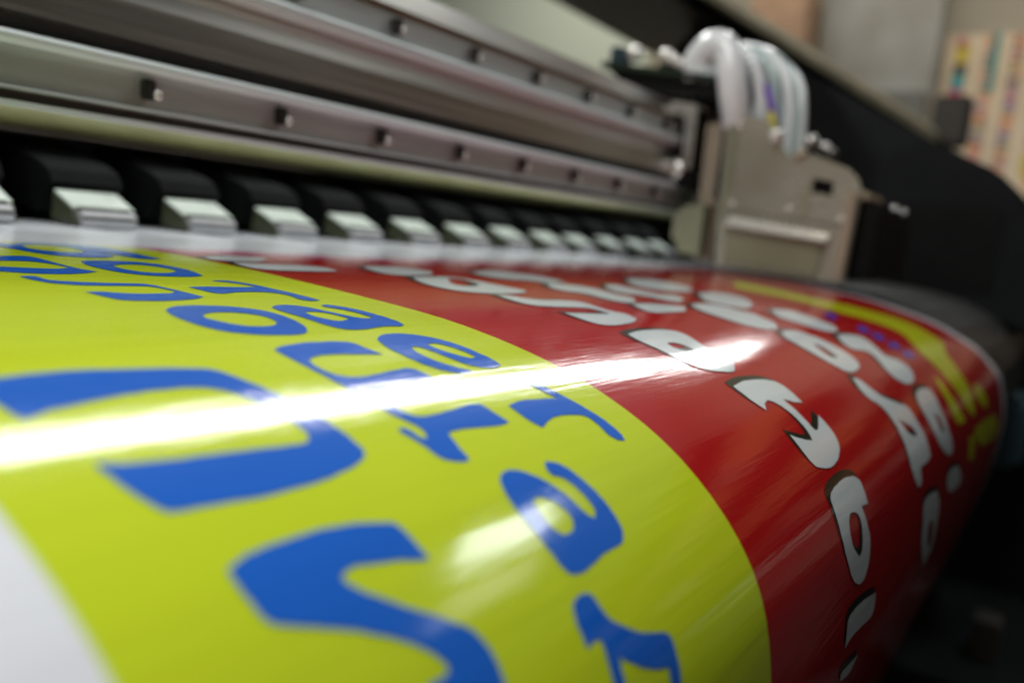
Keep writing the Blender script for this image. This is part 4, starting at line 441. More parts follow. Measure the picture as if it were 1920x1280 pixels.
STRIPE = [
[[[24.4,10.18],[24.34,10.41],[24.3,10.59],[24.25,10.77],[24.19,10.99],[24.13,11.24],[24.04,11.52],[23.91,11.81],[23.76,12.12],[23.61,12.44],[23.6,12.69],[23.67,12.88],[23.81,13.03],[24.0,13.14],[24.16,13.28],[24.32,13.43],[24.46,13.6],[24.61,13.78],[24.75,13.95],[24.89,14.1],[25.03,14.24],[25.16,14.37],[25.29,14.49],[25.4,14.61],[25.51,14.73],[25.61,14.85],[25.68,14.97],[25.73,15.1],[25.74,15.24],[25.74,15.38],[25.75,15.51],[25.76,15.62],[25.78,15.72],[25.79,15.8],[25.73,15.88],[25.6,15.95],[25.4,16.01],[25.13,16.06],[24.9,16.13],[24.72,16.22],[24.59,16.33],[24.52,16.46],[24.46,16.58],[24.41,16.71],[24.37,16.83],[24.34,16.96],[24.32,17.08],[24.28,17.21],[24.24,17.33],[24.2,17.45],[24.17,17.56],[24.14,17.66],[24.05,17.76],[23.87,17.91],[23.22,17.72],[22.95,17.61],[22.81,17.53],[22.72,17.44],[22.69,17.35],[22.64,17.25],[22.58,17.14],[22.5,17.03],[22.42,16.92],[22.37,16.81],[22.34,16.71],[22.32,16.61],[22.31,16.51],[22.3,16.42],[22.28,16.33],[22.26,16.23],[22.23,16.14],[22.22,16.05],[22.24,15.97],[22.28,15.88],[22.34,15.8],[22.43,15.72],[22.54,15.63],[22.69,15.53],[22.86,15.43],[23.0,15.33],[23.08,15.22],[23.11,15.12],[23.08,15.02],[23.03,14.91],[22.95,14.8],[22.84,14.68],[22.72,14.55],[22.59,14.43],[22.45,14.31],[22.31,14.19],[22.14,14.08],[22.02,13.96],[21.92,13.84],[21.86,13.7],[21.84,13.56],[21.81,13.41],[21.77,13.24],[21.73,13.06],[21.7,12.87],[21.68,12.66],[21.66,12.44],[21.65,12.2],[21.63,11.94],[21.65,11.72],[21.68,11.53],[21.75,11.35],[21.91,11.1]]],
[[[21.18,16.53],[21.39,16.63],[21.48,16.69],[21.52,16.76],[21.54,16.84],[21.53,16.94],[21.55,17.03],[21.59,17.13],[21.65,17.22],[21.74,17.32],[21.84,17.41],[21.95,17.5],[22.07,17.6],[22.34,17.79],[21.4,17.77],[21.11,17.67],[20.97,17.6],[20.89,17.53],[20.84,17.45],[20.82,17.36],[20.82,17.27],[20.82,17.18],[20.83,17.09],[20.84,17.0],[20.87,16.92],[20.91,16.83],[20.99,16.72]]],
[[[25.21,17.19],[25.77,17.3],[26.06,17.38],[26.23,17.46],[26.37,17.56],[26.51,17.67],[26.6,17.77],[26.64,17.85],[26.56,17.92],[26.27,18.01],[25.59,17.83],[25.3,17.74],[25.11,17.66],[24.98,17.59],[24.9,17.52],[24.86,17.45],[24.88,17.39],[24.96,17.31]]],
[[[23.71,18.23],[23.96,18.19],[24.46,18.19],[25.51,18.23],[28.22,18.39],[29.04,18.68],[29.43,18.84],[29.59,18.96],[29.61,19.05],[29.47,19.13],[29.07,19.16],[28.41,19.14],[27.28,19.04],[25.15,18.83],[24.28,18.58],[23.93,18.46],[23.77,18.37],[23.69,18.3]]],
[[[22.78,18.22],[23.69,18.36],[23.54,18.93],[22.52,18.75]]]]
DOTS = [
[[[20.58,14.16],[20.33,14.19],[20.2,14.21],[20.12,14.21],[20.05,14.2],[20.0,14.19],[19.97,14.17],[19.96,14.15],[19.97,14.11],[20.0,14.08],[20.06,14.04],[20.13,14.0],[20.25,13.95],[20.5,13.85],[20.77,13.8],[20.91,13.78],[21.0,13.78],[21.07,13.79],[21.13,13.8],[21.15,13.82],[21.16,13.85],[21.13,13.89],[21.09,13.93],[21.03,13.97],[20.95,14.01],[20.82,14.06]]],
[[[20.7,14.91],[20.48,14.93],[20.37,14.94],[20.28,14.94],[20.21,14.93],[20.15,14.92],[20.1,14.9],[20.07,14.88],[20.05,14.86],[20.06,14.83],[20.08,14.8],[20.12,14.77],[20.2,14.73],[20.38,14.66],[20.61,14.63],[20.73,14.62],[20.82,14.62],[20.89,14.62],[20.96,14.64],[21.0,14.65],[21.03,14.68],[21.03,14.71],[21.02,14.74],[20.99,14.77],[20.95,14.8],[20.87,14.84]]],
[[[20.85,15.25],[20.64,15.27],[20.53,15.27],[20.44,15.27],[20.37,15.26],[20.3,15.25],[20.24,15.23],[20.21,15.21],[20.18,15.19],[20.18,15.16],[20.19,15.13],[20.22,15.1],[20.28,15.07],[20.43,15.01],[20.65,14.98],[20.77,14.97],[20.85,14.98],[20.93,14.98],[21.0,15.0],[21.05,15.01],[21.09,15.04],[21.11,15.06],[21.11,15.09],[21.09,15.12],[21.06,15.15],[21.0,15.18]]],
[[[21.01,15.61],[20.81,15.63],[20.7,15.63],[20.61,15.63],[20.53,15.62],[20.45,15.61],[20.39,15.59],[20.35,15.57],[20.31,15.55],[20.29,15.52],[20.29,15.5],[20.31,15.47],[20.36,15.44],[20.49,15.38],[20.69,15.37],[20.8,15.36],[20.89,15.36],[20.97,15.37],[21.05,15.38],[21.11,15.4],[21.15,15.42],[21.18,15.45],[21.2,15.47],[21.2,15.5],[21.18,15.53],[21.13,15.56]]],
[[[21.25,15.95],[21.05,15.96],[20.94,15.96],[20.85,15.96],[20.77,15.95],[20.68,15.94],[20.61,15.92],[20.55,15.9],[20.5,15.88],[20.47,15.85],[20.46,15.83],[20.46,15.81],[20.49,15.78],[20.59,15.73],[20.79,15.71],[20.9,15.71],[20.98,15.71],[21.07,15.72],[21.15,15.73],[21.22,15.75],[21.28,15.77],[21.32,15.79],[21.35,15.82],[21.37,15.84],[21.36,15.87],[21.33,15.9]]]]
PROFILE = [[19.0,-0.96],[18.75,-0.961],[18.5,-0.961],[18.25,-0.962],[17.999,-0.963],[17.749,-0.963],[17.499,-0.964],[17.249,-0.964],[16.999,-0.965],[16.749,-0.966],[16.499,-0.966],[16.248,-0.967],[15.998,-0.967],[15.748,-0.968],[15.498,-0.968],[15.248,-0.968],[14.998,-0.969],[14.747,-0.97],[14.497,-0.97],[14.247,-0.971],[13.997,-0.971],[13.747,-0.972],[13.497,-0.973],[13.247,-0.974],[12.996,-0.975],[12.746,-0.976],[12.496,-0.977],[12.246,-0.978],[11.996,-0.98],[11.746,-0.982],[11.496,-0.984],[11.245,-0.987],[10.995,-0.991],[10.745,-0.995],[10.495,-1.0],[10.245,-1.006],[9.995,-1.013],[9.745,-1.02],[9.495,-1.028],[9.245,-1.038],[8.995,-1.048],[8.745,-1.058],[8.495,-1.07],[8.245,-1.082],[7.995,-1.095],[7.746,-1.109],[7.496,-1.123],[7.246,-1.138],[6.997,-1.153],[6.747,-1.169],[6.498,-1.189],[6.249,-1.213],[6.0,-1.243],[5.753,-1.279],[5.506,-1.318],[5.26,-1.363],[5.014,-1.412],[4.77,-1.468],[4.528,-1.531],[4.289,-1.605],[4.054,-1.69],[3.822,-1.784],[3.595,-1.888],[3.374,-2.006],[3.163,-2.14],[2.963,-2.289],[2.773,-2.452],[2.595,-2.628],[2.433,-2.818],[2.291,-3.024],[2.174,-3.245],[2.085,-3.479],[2.02,-3.72],[1.972,-3.966],[1.932,-4.213],[1.901,-4.461],[1.881,-4.71],[1.873,-4.96],[1.878,-5.21],[1.895,-5.46],[1.921,-5.709],[1.953,-5.957],[1.988,-6.204],[2.027,-6.451],[2.068,-6.698],[2.112,-6.944],[2.159,-7.19],[2.211,-7.435],[2.268,-7.678],[2.328,-7.921],[2.389,-8.164],[2.451,-8.406],[2.512,-8.649],[2.572,-8.892],[2.632,-9.134],[2.693,-9.377],[2.755,-9.619],[2.817,-9.862],[2.879,-10.104],[2.943,-10.346],[3.01,-10.587],[3.081,-10.827],[3.156,-11.065],[3.235,-11.303],[3.318,-11.539],[3.403,-11.774],[3.49,-12.008],[3.578,-12.243],[3.667,-12.477],[3.756,-12.71],[3.846,-12.944],[3.939,-13.176],[4.033,-13.408],[4.131,-13.638],[4.232,-13.867],[4.336,-14.094],[4.443,-14.32],[4.553,-14.545],[4.665,-14.769],[4.78,-14.991],[4.898,-15.211],[5.02,-15.43],[5.146,-15.646],[5.275,-15.86],[5.407,-16.073],[5.542,-16.284],[5.677,-16.494],[5.812,-16.705],[5.946,-16.916]]

# ------------------------------------------------------------------ floor and far wall
bm = bmesh.new()
v = [bm.verts.new((x, y, 0)) for x, y in ((-6, -8), (12, -8), (12, 8), (-6, 8))]
bm.faces.new(v)
tag(finish(bm, "floor", M['floor']), kind="structure")

# ------------------------------------------------------------------ the sheet, rolled over the apron
_cs = [0.0]
for a_, b_ in zip(PROFILE, PROFILE[1:]):
    _cs.append(_cs[-1] + math.hypot(b_[0] - a_[0], b_[1] - a_[1]))
SMAX = _cs[-1]
def prof(s):
    s = max(0.0, min(SMAX - 1e-6, s))
    lo = min(int(s / SMAX * (len(PROFILE) - 1)), len(PROFILE) - 2)
    while _cs[lo] > s: lo -= 1
    while _cs[lo + 1] < s: lo += 1
    t = (s - _cs[lo]) / (_cs[lo + 1] - _cs[lo])
    return (PROFILE[lo][0] * (1 - t) + PROFILE[lo + 1][0] * t, PROFILE[lo][1] * (1 - t) + PROFILE[lo + 1][1] * t)
def prof_n(s):
    a = prof(s - .12); b = prof(s + .12)
    ty, tz = b[0] - a[0], b[1] - a[1]
    l = math.hypot(ty, tz)
    return (tz / l, -ty / l)
EDGE = [(0, 31.0), (10, 30.6), (12.6, 28.9), (14.3, 28.5), (15.6, 29.1), (16.7, 30.2), (17.8, 31.4), (18.8, 32.0), (33, 32.6)]
def edge_x(s):
    for (s0, x0), (s1, x1) in zip(EDGE, EDGE[1:]):
        if s <= s1:
            t = (s - s0) / (s1 - s0); t = t * t * (3 - 2 * t)
            return x0 + (x1 - x0) * t
    return EDGE[-1][1]
CLAMP_X0, PITCH = 9.30, 2.54
def surf(x, s, off=0.0):
    y, z = prof(s)
    ny, nz = prof_n(s)
    # the film lifts a little between the clamps
    k = math.exp(-((s - 2.6) / 1.5) ** 2)
    z += k * 0.022 * (1 + math.cos(2 * math.pi * (x - CLAMP_X0 + 0.55) / PITCH))
    # a faint swell in the hanging part, as thick film has
    d = 0.012 * math.sin(x * .55 + s * .3) * max(0, min(1, (s - 10) / 4))
    return (x, y + ny * (off + d), z + nz * (off + d))

def sheet():
    bm = bmesh.new()
    uvl = bm.loops.layers.uv.new("flat")
    lay = bm.verts.layers.float.new("edge")
    NX, NS = 110, 330
    g, uv, ed = [], {}, []
    for i in range(NX + 1):
        row = []
        for j in range(NS + 1):
            s = SMAX * j / NS
            xe = edge_x(s)
            x = -9.0 + (xe + 9.0) * i / NX
            vv = bm.verts.new(W(*surf(x, s)))
            uv[vv] = (x, s, xe - x)
            row.append(vv)
        g.append(row)
    for i in range(NX):
        for j in range(NS):
            f = bm.faces.new((g[i][j], g[i + 1][j], g[i + 1][j + 1], g[i][j + 1]))
            for l in f.loops: l[uvl].uv = uv[l.vert][:2]
    for vv, u in uv.items(): vv[lay] = u[2]
    me = bpy.data.meshes.new("printed_film")
    bm.to_mesh(me); bm.free()
    o = link("vinyl_banner", me, M['sheet'], None, True)
    md = o.modifiers.new("thickness", 'SOLIDIFY'); md.thickness = 0.0004; md.offset = 1
    return o

def decal(name, polys, m, parent, off, dx=0.0, ds=0.0, grow=0.0):
    bm = bmesh.new()
    for poly in polys:
        rings = []
        for r in poly:
            rr = [(x + dx, s + ds) for x, s in r]
            if grow:
                k = len(rr)
                ar = sum(rr[i][0] * rr[(i + 1) % k][1] - rr[(i + 1) % k][0] * rr[i][1] for i in range(k))
                sg = 1 if ar > 0 else -1
                if r is not poly[0]: sg = -sg
                out = []
                for i in range(k):
                    ax, ay = rr[i - 1]; bx, by = rr[(i + 1) % k]
                    tx, ty = bx - ax, by - ay; l = math.hypot(tx, ty) + 1e-9
                    out.append((rr[i][0] + ty / l * grow * sg, rr[i][1] - tx / l * grow * sg))
                rr = out
            rings.append(rr)
        pts = [p for r in rings for p in r]
        tris = tessellate_polygon([[Vector((x, s, 0)) for x, s in r] for r in rings])
        vs = [bm.verts.new((x, s, 0)) for x, s in pts]
        for t in tris:
            try: bm.faces.new([vs[i] for i in t])
            except ValueError: pass
    lo = min(v.co.y for v in bm.verts); hi = max(v.co.y for v in bm.verts)
    st = SMAX / 330
    k = int(lo / st) + 1
    while k * st < hi:
        bmesh.ops.bisect_plane(bm, geom=bm.verts[:] + bm.edges[:] + bm.faces[:], plane_co=(0, k * st, 0), plane_no=(0, 1, 0), dist=1e-5)
        k += 1
    uvl = bm.loops.layers.uv.new("flat")
    nrm = {}
    for f in bm.faces:
        for l in f.loops: l[uvl].uv = (l.vert.co.x, l.vert.co.y)
    bm.verts.ensure_lookup_table()
    ns = []
    for vv in bm.verts:
        x, s = vv.co.x, vv.co.y
        ny, nz = prof_n(s)
        ns.append((0, ny, nz))
        vv.co = W(*surf(x, s, off))
    bm.normal_update()
    for f in bm.faces:
        n = ns[f.verts[0].index]
        if f.normal.dot(Vector(n)) < 0: f.normal_flip()
    me = bpy.data.meshes.new(name)
    bm.to_mesh(me); bm.free()
    for p in me.polygons: p.use_smooth = True
    me.normals_split_custom_set_from_vertices(ns)
    return link(name, me, m, parent)

banner = sheet()
tag(banner, "glossy yellow and red printed vinyl sheet rolling out over the front of the printer", "printed sheet")
decal("lettering", BLUE, M['blue'], banner, 0.006)["label"] = "blue lettering on the yellow field"
decal("lettering", WHITE, M['white'], banner, 0.012)["label"] = "white lettering on the red field"
decal("letter_shadow", WHITE, M['black'], banner, 0.006, -0.055, -0.10, 0.014)["label"] = "black drop shadow behind the white letters"
decal("graphic_stripe", STRIPE, M['stripe'], banner, 0.006)
decal("small_print", DOTS, M['dots'], banner, 0.009)["label"] = "row of small violet print on red"

# ------------------------------------------------------------------ the printer
printer = tag(empty("large_format_printer", 20, 14, -28.5),
              "wide grey and black inkjet printer with a row of film clamps and aluminium beam", "printer")

# beam: one extrusion in section, made of lengths that butt together
RX0, RX1 = -14, 48
def rail(name, yz, m, parent=printer, bevel=0.0):
    return prism(name, yz, RX0, RX1, m, parent, bevel)
beam = rail("guide_beam", [(14.35, 1.04), (20.8, 1.04), (20.8, 4.9), (14.35, 4.9)], M['alu_dark'])
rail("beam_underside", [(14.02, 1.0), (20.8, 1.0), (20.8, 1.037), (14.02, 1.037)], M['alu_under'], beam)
rail("beam_lip", [(13.95, 1.0), (14.017, 1.0), (14.017, 1.09), (13.95, 1.09)], M['alu_bright'], beam)
rail("beam_channel", [(14.2, 1.04), (14.347, 1.04), (14.347, 1.25), (14.2, 1.25)], M['alu_dark'], beam)
lower = rail("lower_guide_rail", [(14.0, 1.253), (14.347, 1.253), (14.347, 2.0), (14.06, 1.93), (14.02, 1.33), (13.92, 1.30)], M['alu_matte'])
rail("rail_ridge", [(13.86, 1.90), (13.80, 1.97), (13.80, 2.04), (13.88, 2.11), (14.347, 2.14), (14.347, 2.003), (14.05, 1.935)], M['alu_bright'], lower)
rail("beam_groove", [(14.28, 2.143), (14.347, 2.143), (14.347, 2.40), (14.20, 2.40)], M['groove'], beam)
rail("beam_face", [(14.0, 2.403), (14.347, 2.403), (14.347, 3.52), (14.18, 3.52), (14.06, 3.30), (14.0, 3.0)], M['alu'], beam)
upper = rail("upper_guide_rail", [(14.06, 3.80), (14.347, 3.80), (14.347, 4.40), (14.1, 4.40)], M['alu_matte'])
rail("rail_ridge", [(13.86, 3.53), (13.80, 3.60), (13.80, 3.72), (13.88, 3.79), (14.347, 3.795), (14.347, 3.523), (14.0, 3.523)], M['alu_bright'], upper)
rail("rail_strip", [(14.17, 4.403), (14.347, 4.403), (14.347, 4.53), (14.17, 4.53)], M['tan'], upper)
rail("rail_cap", [(14.0, 4.533), (14.347, 4.533), (14.347, 5.02), (14.1, 5.02)], M['alu'], upper)

# small screw clips that pinch the two rails
def clip(x, z, parent):
    bm = bmesh.new()
    box("", x - .10, x + .10, 13.86, 14.10, z - .17, z + .17, None, bm=bm)
    o = finish(bm, "rail_clip", M['groove'], parent, 0.03)
    s = knob("clip_screw", (x + .13, 13.86, z - .07), .085, M['steel'], None, squash=(1, .6, 1))
    s.parent = o; s.matrix_parent_inverse = Matrix.Identity(4)
    return o
for k in range(11):
    clip(2.98 + 2.90 * k, 1.64, lower)
    clip(3.10 + 2.93 * k, 4.12, upper)

# platen, apron and body
prism("platen", [(24, -1.25), (24, -1.06), (12, -1.09), (9.5, -1.16), (7.2, -1.36), (5.4, -1.75), (4.2, -2.3), (3.3, -3.1), (2.8, -4.2), (2.75, -6.0),
                 (3.0, -6.0), (3.1, -4.3), (3.6, -3.3), (4.4, -2.55), (5.5, -1.98), (7.3, -1.58), (12, -1.3)], -14, 58, M['platen'], printer)
box("lower_body", -14, 58, 8, 24, -16, -1.5, M['black_body'], printer, 0.2)
box("rear_panel", -14, 50, 21.0, 22.0, -1.05, 1.0, M['black_body'], printer)

def end_leg(x):
    box("stand_leg", x, x + 3, 5, 18, -28.57, -16, M['black_body'], printer)
end_leg(-10); end_leg(52)

# pinch clamps
def clamp():
    x0 = CLAMP_X0
    bm = bmesh.new()
    prism("", [(18.05, -.10), (18.25, .18), (18.7, .36), (19.4, .50), (20.1, .62), (20.99, .80), (20.99, .2), (20.0, -.5), (18.7, -.75)], x0 - .02, x0 + 1.55, None, bm=bm)
    prism("", [(19.42, .55), (19.9, .78), (20.99, .98), (20.99, .84), (20.1, .66), (19.42, .53)], x0 + .1, x0 + 1.35, None, bm=bm)
    arm = finish(bm, "pinch_clamp", M['arm'], printer, 0.02)
    bm = bmesh.new()
    add_hull(bm, [(x0, 18.0, -.24), (x0, 17.28, -.55), (x0, 17.28, -.60), (x0, 18.0, -.30)],
             [(x0 + 1.36, 18.0, -.24), (x0 + 1.36, 17.28, -.55), (x0 + 1.36, 17.28, -.60), (x0 + 1.36, 18.0, -.30)])
    head = finish(bm, "clamp_lever", M['head'], arm, 0.012)
    bm = bmesh.new()
    prism("", [(18.04, -.303), (17.28, -.603), (17.10, -.90), (17.25, -.945), (18.1, -.85)], x0 - .01, x0 + 1.37, None, bm=bm)
    side = finish(bm, "lever_housing", M['head_side'], arm, 0.015)
    bm = bmesh.new()
    prism("", [(17.27, -.62), (17.08, -.63), (17.0, -.68), (16.98, -.74), (17.05, -.76), (16.98, -.80), (17.0, -.91), (17.05, -.945), (17.18, -.93), (17.27, -.70)],
          x0 + .07, x0 + 1.25, None, bm=bm)
    bar = finish(bm, "pressure_bar", M['bar'], arm, 0.012)
    slot = box("lever_slot", x0 + .10, x0 + 1.24, 17.262, 17.30, -.61, -.545, M['groove'], arm)
    slot2 = box("lever_slot", x0 + .07, x0 + 1.25, 16.975, 17.0, -.765, -.735, M['groove'], arm)
    for c in (head, side, bar, slot, slot2): c.matrix_parent_inverse = Matrix.Identity(4)
    arm["group"] = "film clamps in a row behind the sheet"
    return arm, [head, side, bar, slot, slot2]
random.seed(11)
c0, subs = clamp()
for k in range(-7, 12):
    if k == 0: continue
    c = c0.copy(); sc.collection.objects.link(c)
    c.location.x = c0.location.x + k * PITCH * U + random.uniform(-.05, .05) * U
    c.location.z = c0.location.z + random.uniform(-.012, .03) * U
    c.location.y = c0.location.y + random.uniform(-.06, .06) * U
    for q in subs:
        d = q.copy(); sc.collection.objects.link(d); d.parent = c

# end housing: black body beyond the carriage
prism("end_housing", [(31, -16), (31, 13.0), (27.3, 16.6), (10.8, 8.1), (8.5, 7.2), (6, -1.6), (6, -16)], 62, 72, M['black_body'], printer, 0.15)
prism("end_cover", [(11.2, -1.4), (11.0, 5.0), (10.3, 5.9), (8.6, 6.45), (7.0, 5.8), (5.2, 5.05), (3.9, 3.9), (2.6, 1.2), (2.2, -1.4), (2.3, -3.2), (5.9, -1.75)], 50, 61.9, M['black_body'], printer, 0.25)
box("end_pedestal", 62, 72, -14, 5.9, -28.5, -3.6, M['black_body'], printer, .2)
box("end_cover_panel", 49.9, 49.98, 4.6, 9.6, -1.2, 3.2, M['black_plastic'], printer, 0.02)

# raised hood with its edge beam
def slab(name, pts, th, m, parent, bevel=0.0):
    bm = bmesh.new()
    a = [Vector(p) for p in pts]
    nrm_ = (a[1] - a[0]).cross(a[2] - a[0]).normalized() * th
    add_hull(bm, [tuple(p) for p in a], [tuple(p + nrm_) for p in a])
    return finish(bm, name, m, parent, bevel)
# edge line: from (36,16.9,10.4) to (60,10.4,7.7)
HS = 1.4
E0, E1 = Vector((36, 16.92, 10.4)) * HS, Vector((60, 10.37, 7.66)) * HS
dE = (E1 - E0)
def el_(t, dy=0.0, dz=0.0): 
    p = E0 + dE * t
    return (p.x, p.y + dy * HS, p.z + dz * HS)
T0, T1 = -1.3, 1.02
bm = bmesh.new()
add_hull(bm, [el_(T0), el_(T0, 1.2, 0.7), el_(T0, -.1, .95), el_(T0, -.93, .42)],
         [el_(T1, .1, -.15), el_(T1, 1.2, .3), el_(T1, .1, .5), el_(T1, -.26, .1)])
hood_edge = finish(bm, "hood_edge", M['hood_edge'], printer, 0.06)
bm = bmesh.new()
add_hull(bm, [el_(T0, -.80, .30), el_(T0, -.4, .80), el_(T0, -.6, 1.15), el_(T0, -1.25, .50)],
         [el_(T1, -.30, .0), el_(T1, 0, .45), el_(T1, -.1, 1.0), el_(T1, -.5, .42)])
finish(bm, "hood_lip", M['lip'], printer, 0.03)
slab("hood_panel", [el_(T0, .9, .40), el_(T1, .9, .15), (60 * HS, 31 * HS, 13.8 * HS), (4.8 * HS, 42 * HS, 20 * HS)], .4, M['hood'], printer)
box("hood_end_cap", 84.2, 86.5, 11.6, 14.6, 10.4, 14.8, M['carton_dark'], printer, 0.3)

# ------------------------------------------------------------------ print carriage
car = tag(empty("print_carriage", 33.5, 9.5, -.8), "boxy steel print head carriage with milky hoses arching into its top", "print carriage")
CX = 30.5
hole = [(8.72, 2.55), (8.0, 2.45), (8.0, 1.97), (8.72, 2.07)]
plate("side_plate", [(12.1, 4.66), (10.6, 4.54), (10.35, 4.2), (10.2, 3.9), (9.75, 3.35), (9.43, 3.12), (9.15, 3.15), (8.83, 3.34), (7.6, 2.92), (7.25, 2.6), (7.08, 2.2),
                     (7.2, -.94), (11.85, -.82), (12.0, 1.0)], [hole], CX, CX + .18, M['plate'], car)
box("sensor_socket", CX + .3, CX + .5, 7.7, 9.0, 1.7, 2.8, M['black_plastic'], car)
bm = bmesh.new()
add_hull(bm, [(CX - .003, 11.5, 1.05), (CX - .003, 11.5, .62), (CX - .42, 11.5, .66), (CX - .42, 11.5, .74)],
         [(CX - .003, 7.9, .70), (CX - .003, 7.9, .36), (CX - .42, 7.9, .40), (CX - .42, 7.9, .48)])
finish(bm, "stiffener_strip", M['steel'], car, 0.03)
prism("lower_cover", [(11.6, .60), (8.05, .38), (8.1, -.80), (11.5, -.68)], CX - .12, CX - .003, M['plate_low'], car, 0.04)
prism("edge_flange", [(7.45, 2.2), (7.12, 2.15), (7.22, -.9), (7.5, -.88)], CX - .3, CX - .003, M['tan'], car, 0.05)
prism("corner_flange", [(11.98, 4.6), (11.65, 4.6), (11.62, 1.1), (11.9, 1.1)], CX - .06, CX - .003, M['plate_low'], car, 0.02)
prism("carriage_body", [(12.0, -.75), (12.0, 4.3), (10.6, 4.1), (9.5, 2.7), (7.3, 2.1), (7.3, -.85)], CX + .52, 37, M['black_plastic'], car, 0.05)
prism("mounting_bracket", [(13.1, 4.4), (12.35, 4.45), (12.25, -.72), (13.0, -.68)], CX + .5, 34, M['tan'], car, 0.06)
prism("slider_block", [(13.6, .95), (13.1, 1.3), (12.4, 1.35), (12.4, -.55), (13.3, -.5), (13.35, -.05), (13.6, 0)], CX - .3, CX + 2, M['plate_low'], car, 0.04)
box("slider_block", CX - .2, CX + 2, 13.2, 13.75, 1.9, 4.9, M['black_plastic'], car, 0.06)
knob("guide_wheel", (CX, 13.8, 2.6), .42, M['steel'], car, squash=(.7, 1, 1))
prism("hose_bracket", [(15.0, 5.2), (13.2, 4.95), (13.2, 2.6), (13.55, 2.7), (13.6, 4.55), (15.0, 4.85)], CX - .3, CX + .6, M['alu'], car, 0.04)
# ribbed cartridge block at the front of the carriage
bm = bmesh.new()
for k in range(9):
    box("", CX + .6 + k * .72, CX + 1.15 + k * .72, 6.6, 7.27, -.7, 1.9 - .03 * k, None, bm=bm)
finish(bm, "cartridge_block", M['black_plastic'], car, 0.04)
prism("block_top", [(7.9, 2.42), (6.9, 2.2), (6.85, 1.93), (7.27, 1.93), (7.9, 2.1)], CX + .4, CX + 2.6, M['tan'], car, 0.06)
for (x, y, z, r) in ((34.8, 6.8, 1.92, .12), (36.2, 6.7, 1.88, .12)):
    knob("lock_screw", (x, y, z), r, M['alu'], car)
for (y, z, r, mm, dx) in ((10.15, 3.93, .27, 'steel', -.15), (9.15, 3.85, .26, 'alu', .6), (9.3, 3.3, .26, 'tan', .1), (8.75, 3.7, .2, 'alu', 1.0), (8.4, 3.45, .22, 'alu_dark', .6)):
    knob("hose_fitting", (CX + dx, y, z), r, M[mm], car)
for (y, z) in ((11.6, 4.25), (11.5, 1.5), (7.6, 1.2), (9.4, 1.45), (11.3, -.45), (8.3, -.6)):
    knob("plate_screw", (CX - .03, y, z), .10, M['steel'], car, squash=(.5, 1, 1))
prism("plate_seam", [(11.55, 1.28), (7.5, 1.02), (7.5, .98), (11.55, 1.24)], CX - .02, CX - .003, M['groove'], car)
prism("plate_rib", [(9.0, 2.2), (8.8, 2.2), (8.75, 1.1), (8.95, 1.1)], CX - .03, CX - .003, M['plate_low'], car)
prism("flat_cable", [(12.25, 4.4), (12.05, 4.4), (12.1, 1.6), (12.3, 1.6)], CX + .1, CX + .45, M['black_plastic'], car, 0.02)
# hose tray behind the beam
prism("hose_tray", [(17.4, 6.35), (12.3, 5.75), (12.3, 5.95), (17.4, 6.6)], CX - .4, CX + 3, M['pcb'], car, 0.03)
box("tray_connector", CX - .3, CX + .6, 16.6, 17.1, 6.53, 7.15, M['teal'], car, 0.05)
prism("tray_side", [(17.2, 6.3), (12.4, 5.7), (12.6, 5.25), (16.2, 5.5)], CX - .1, CX + .3, M['black_plastic'], car, 0.03)
for (y, z, r) in ((16.05, 6.85, .3), (14.75, 6.75, .27), (14.45, 6.62, .22), (14.15, 6.45, .18)):
    knob("tray_bolt", (CX - .2, y, z), r, M['steel'], car)

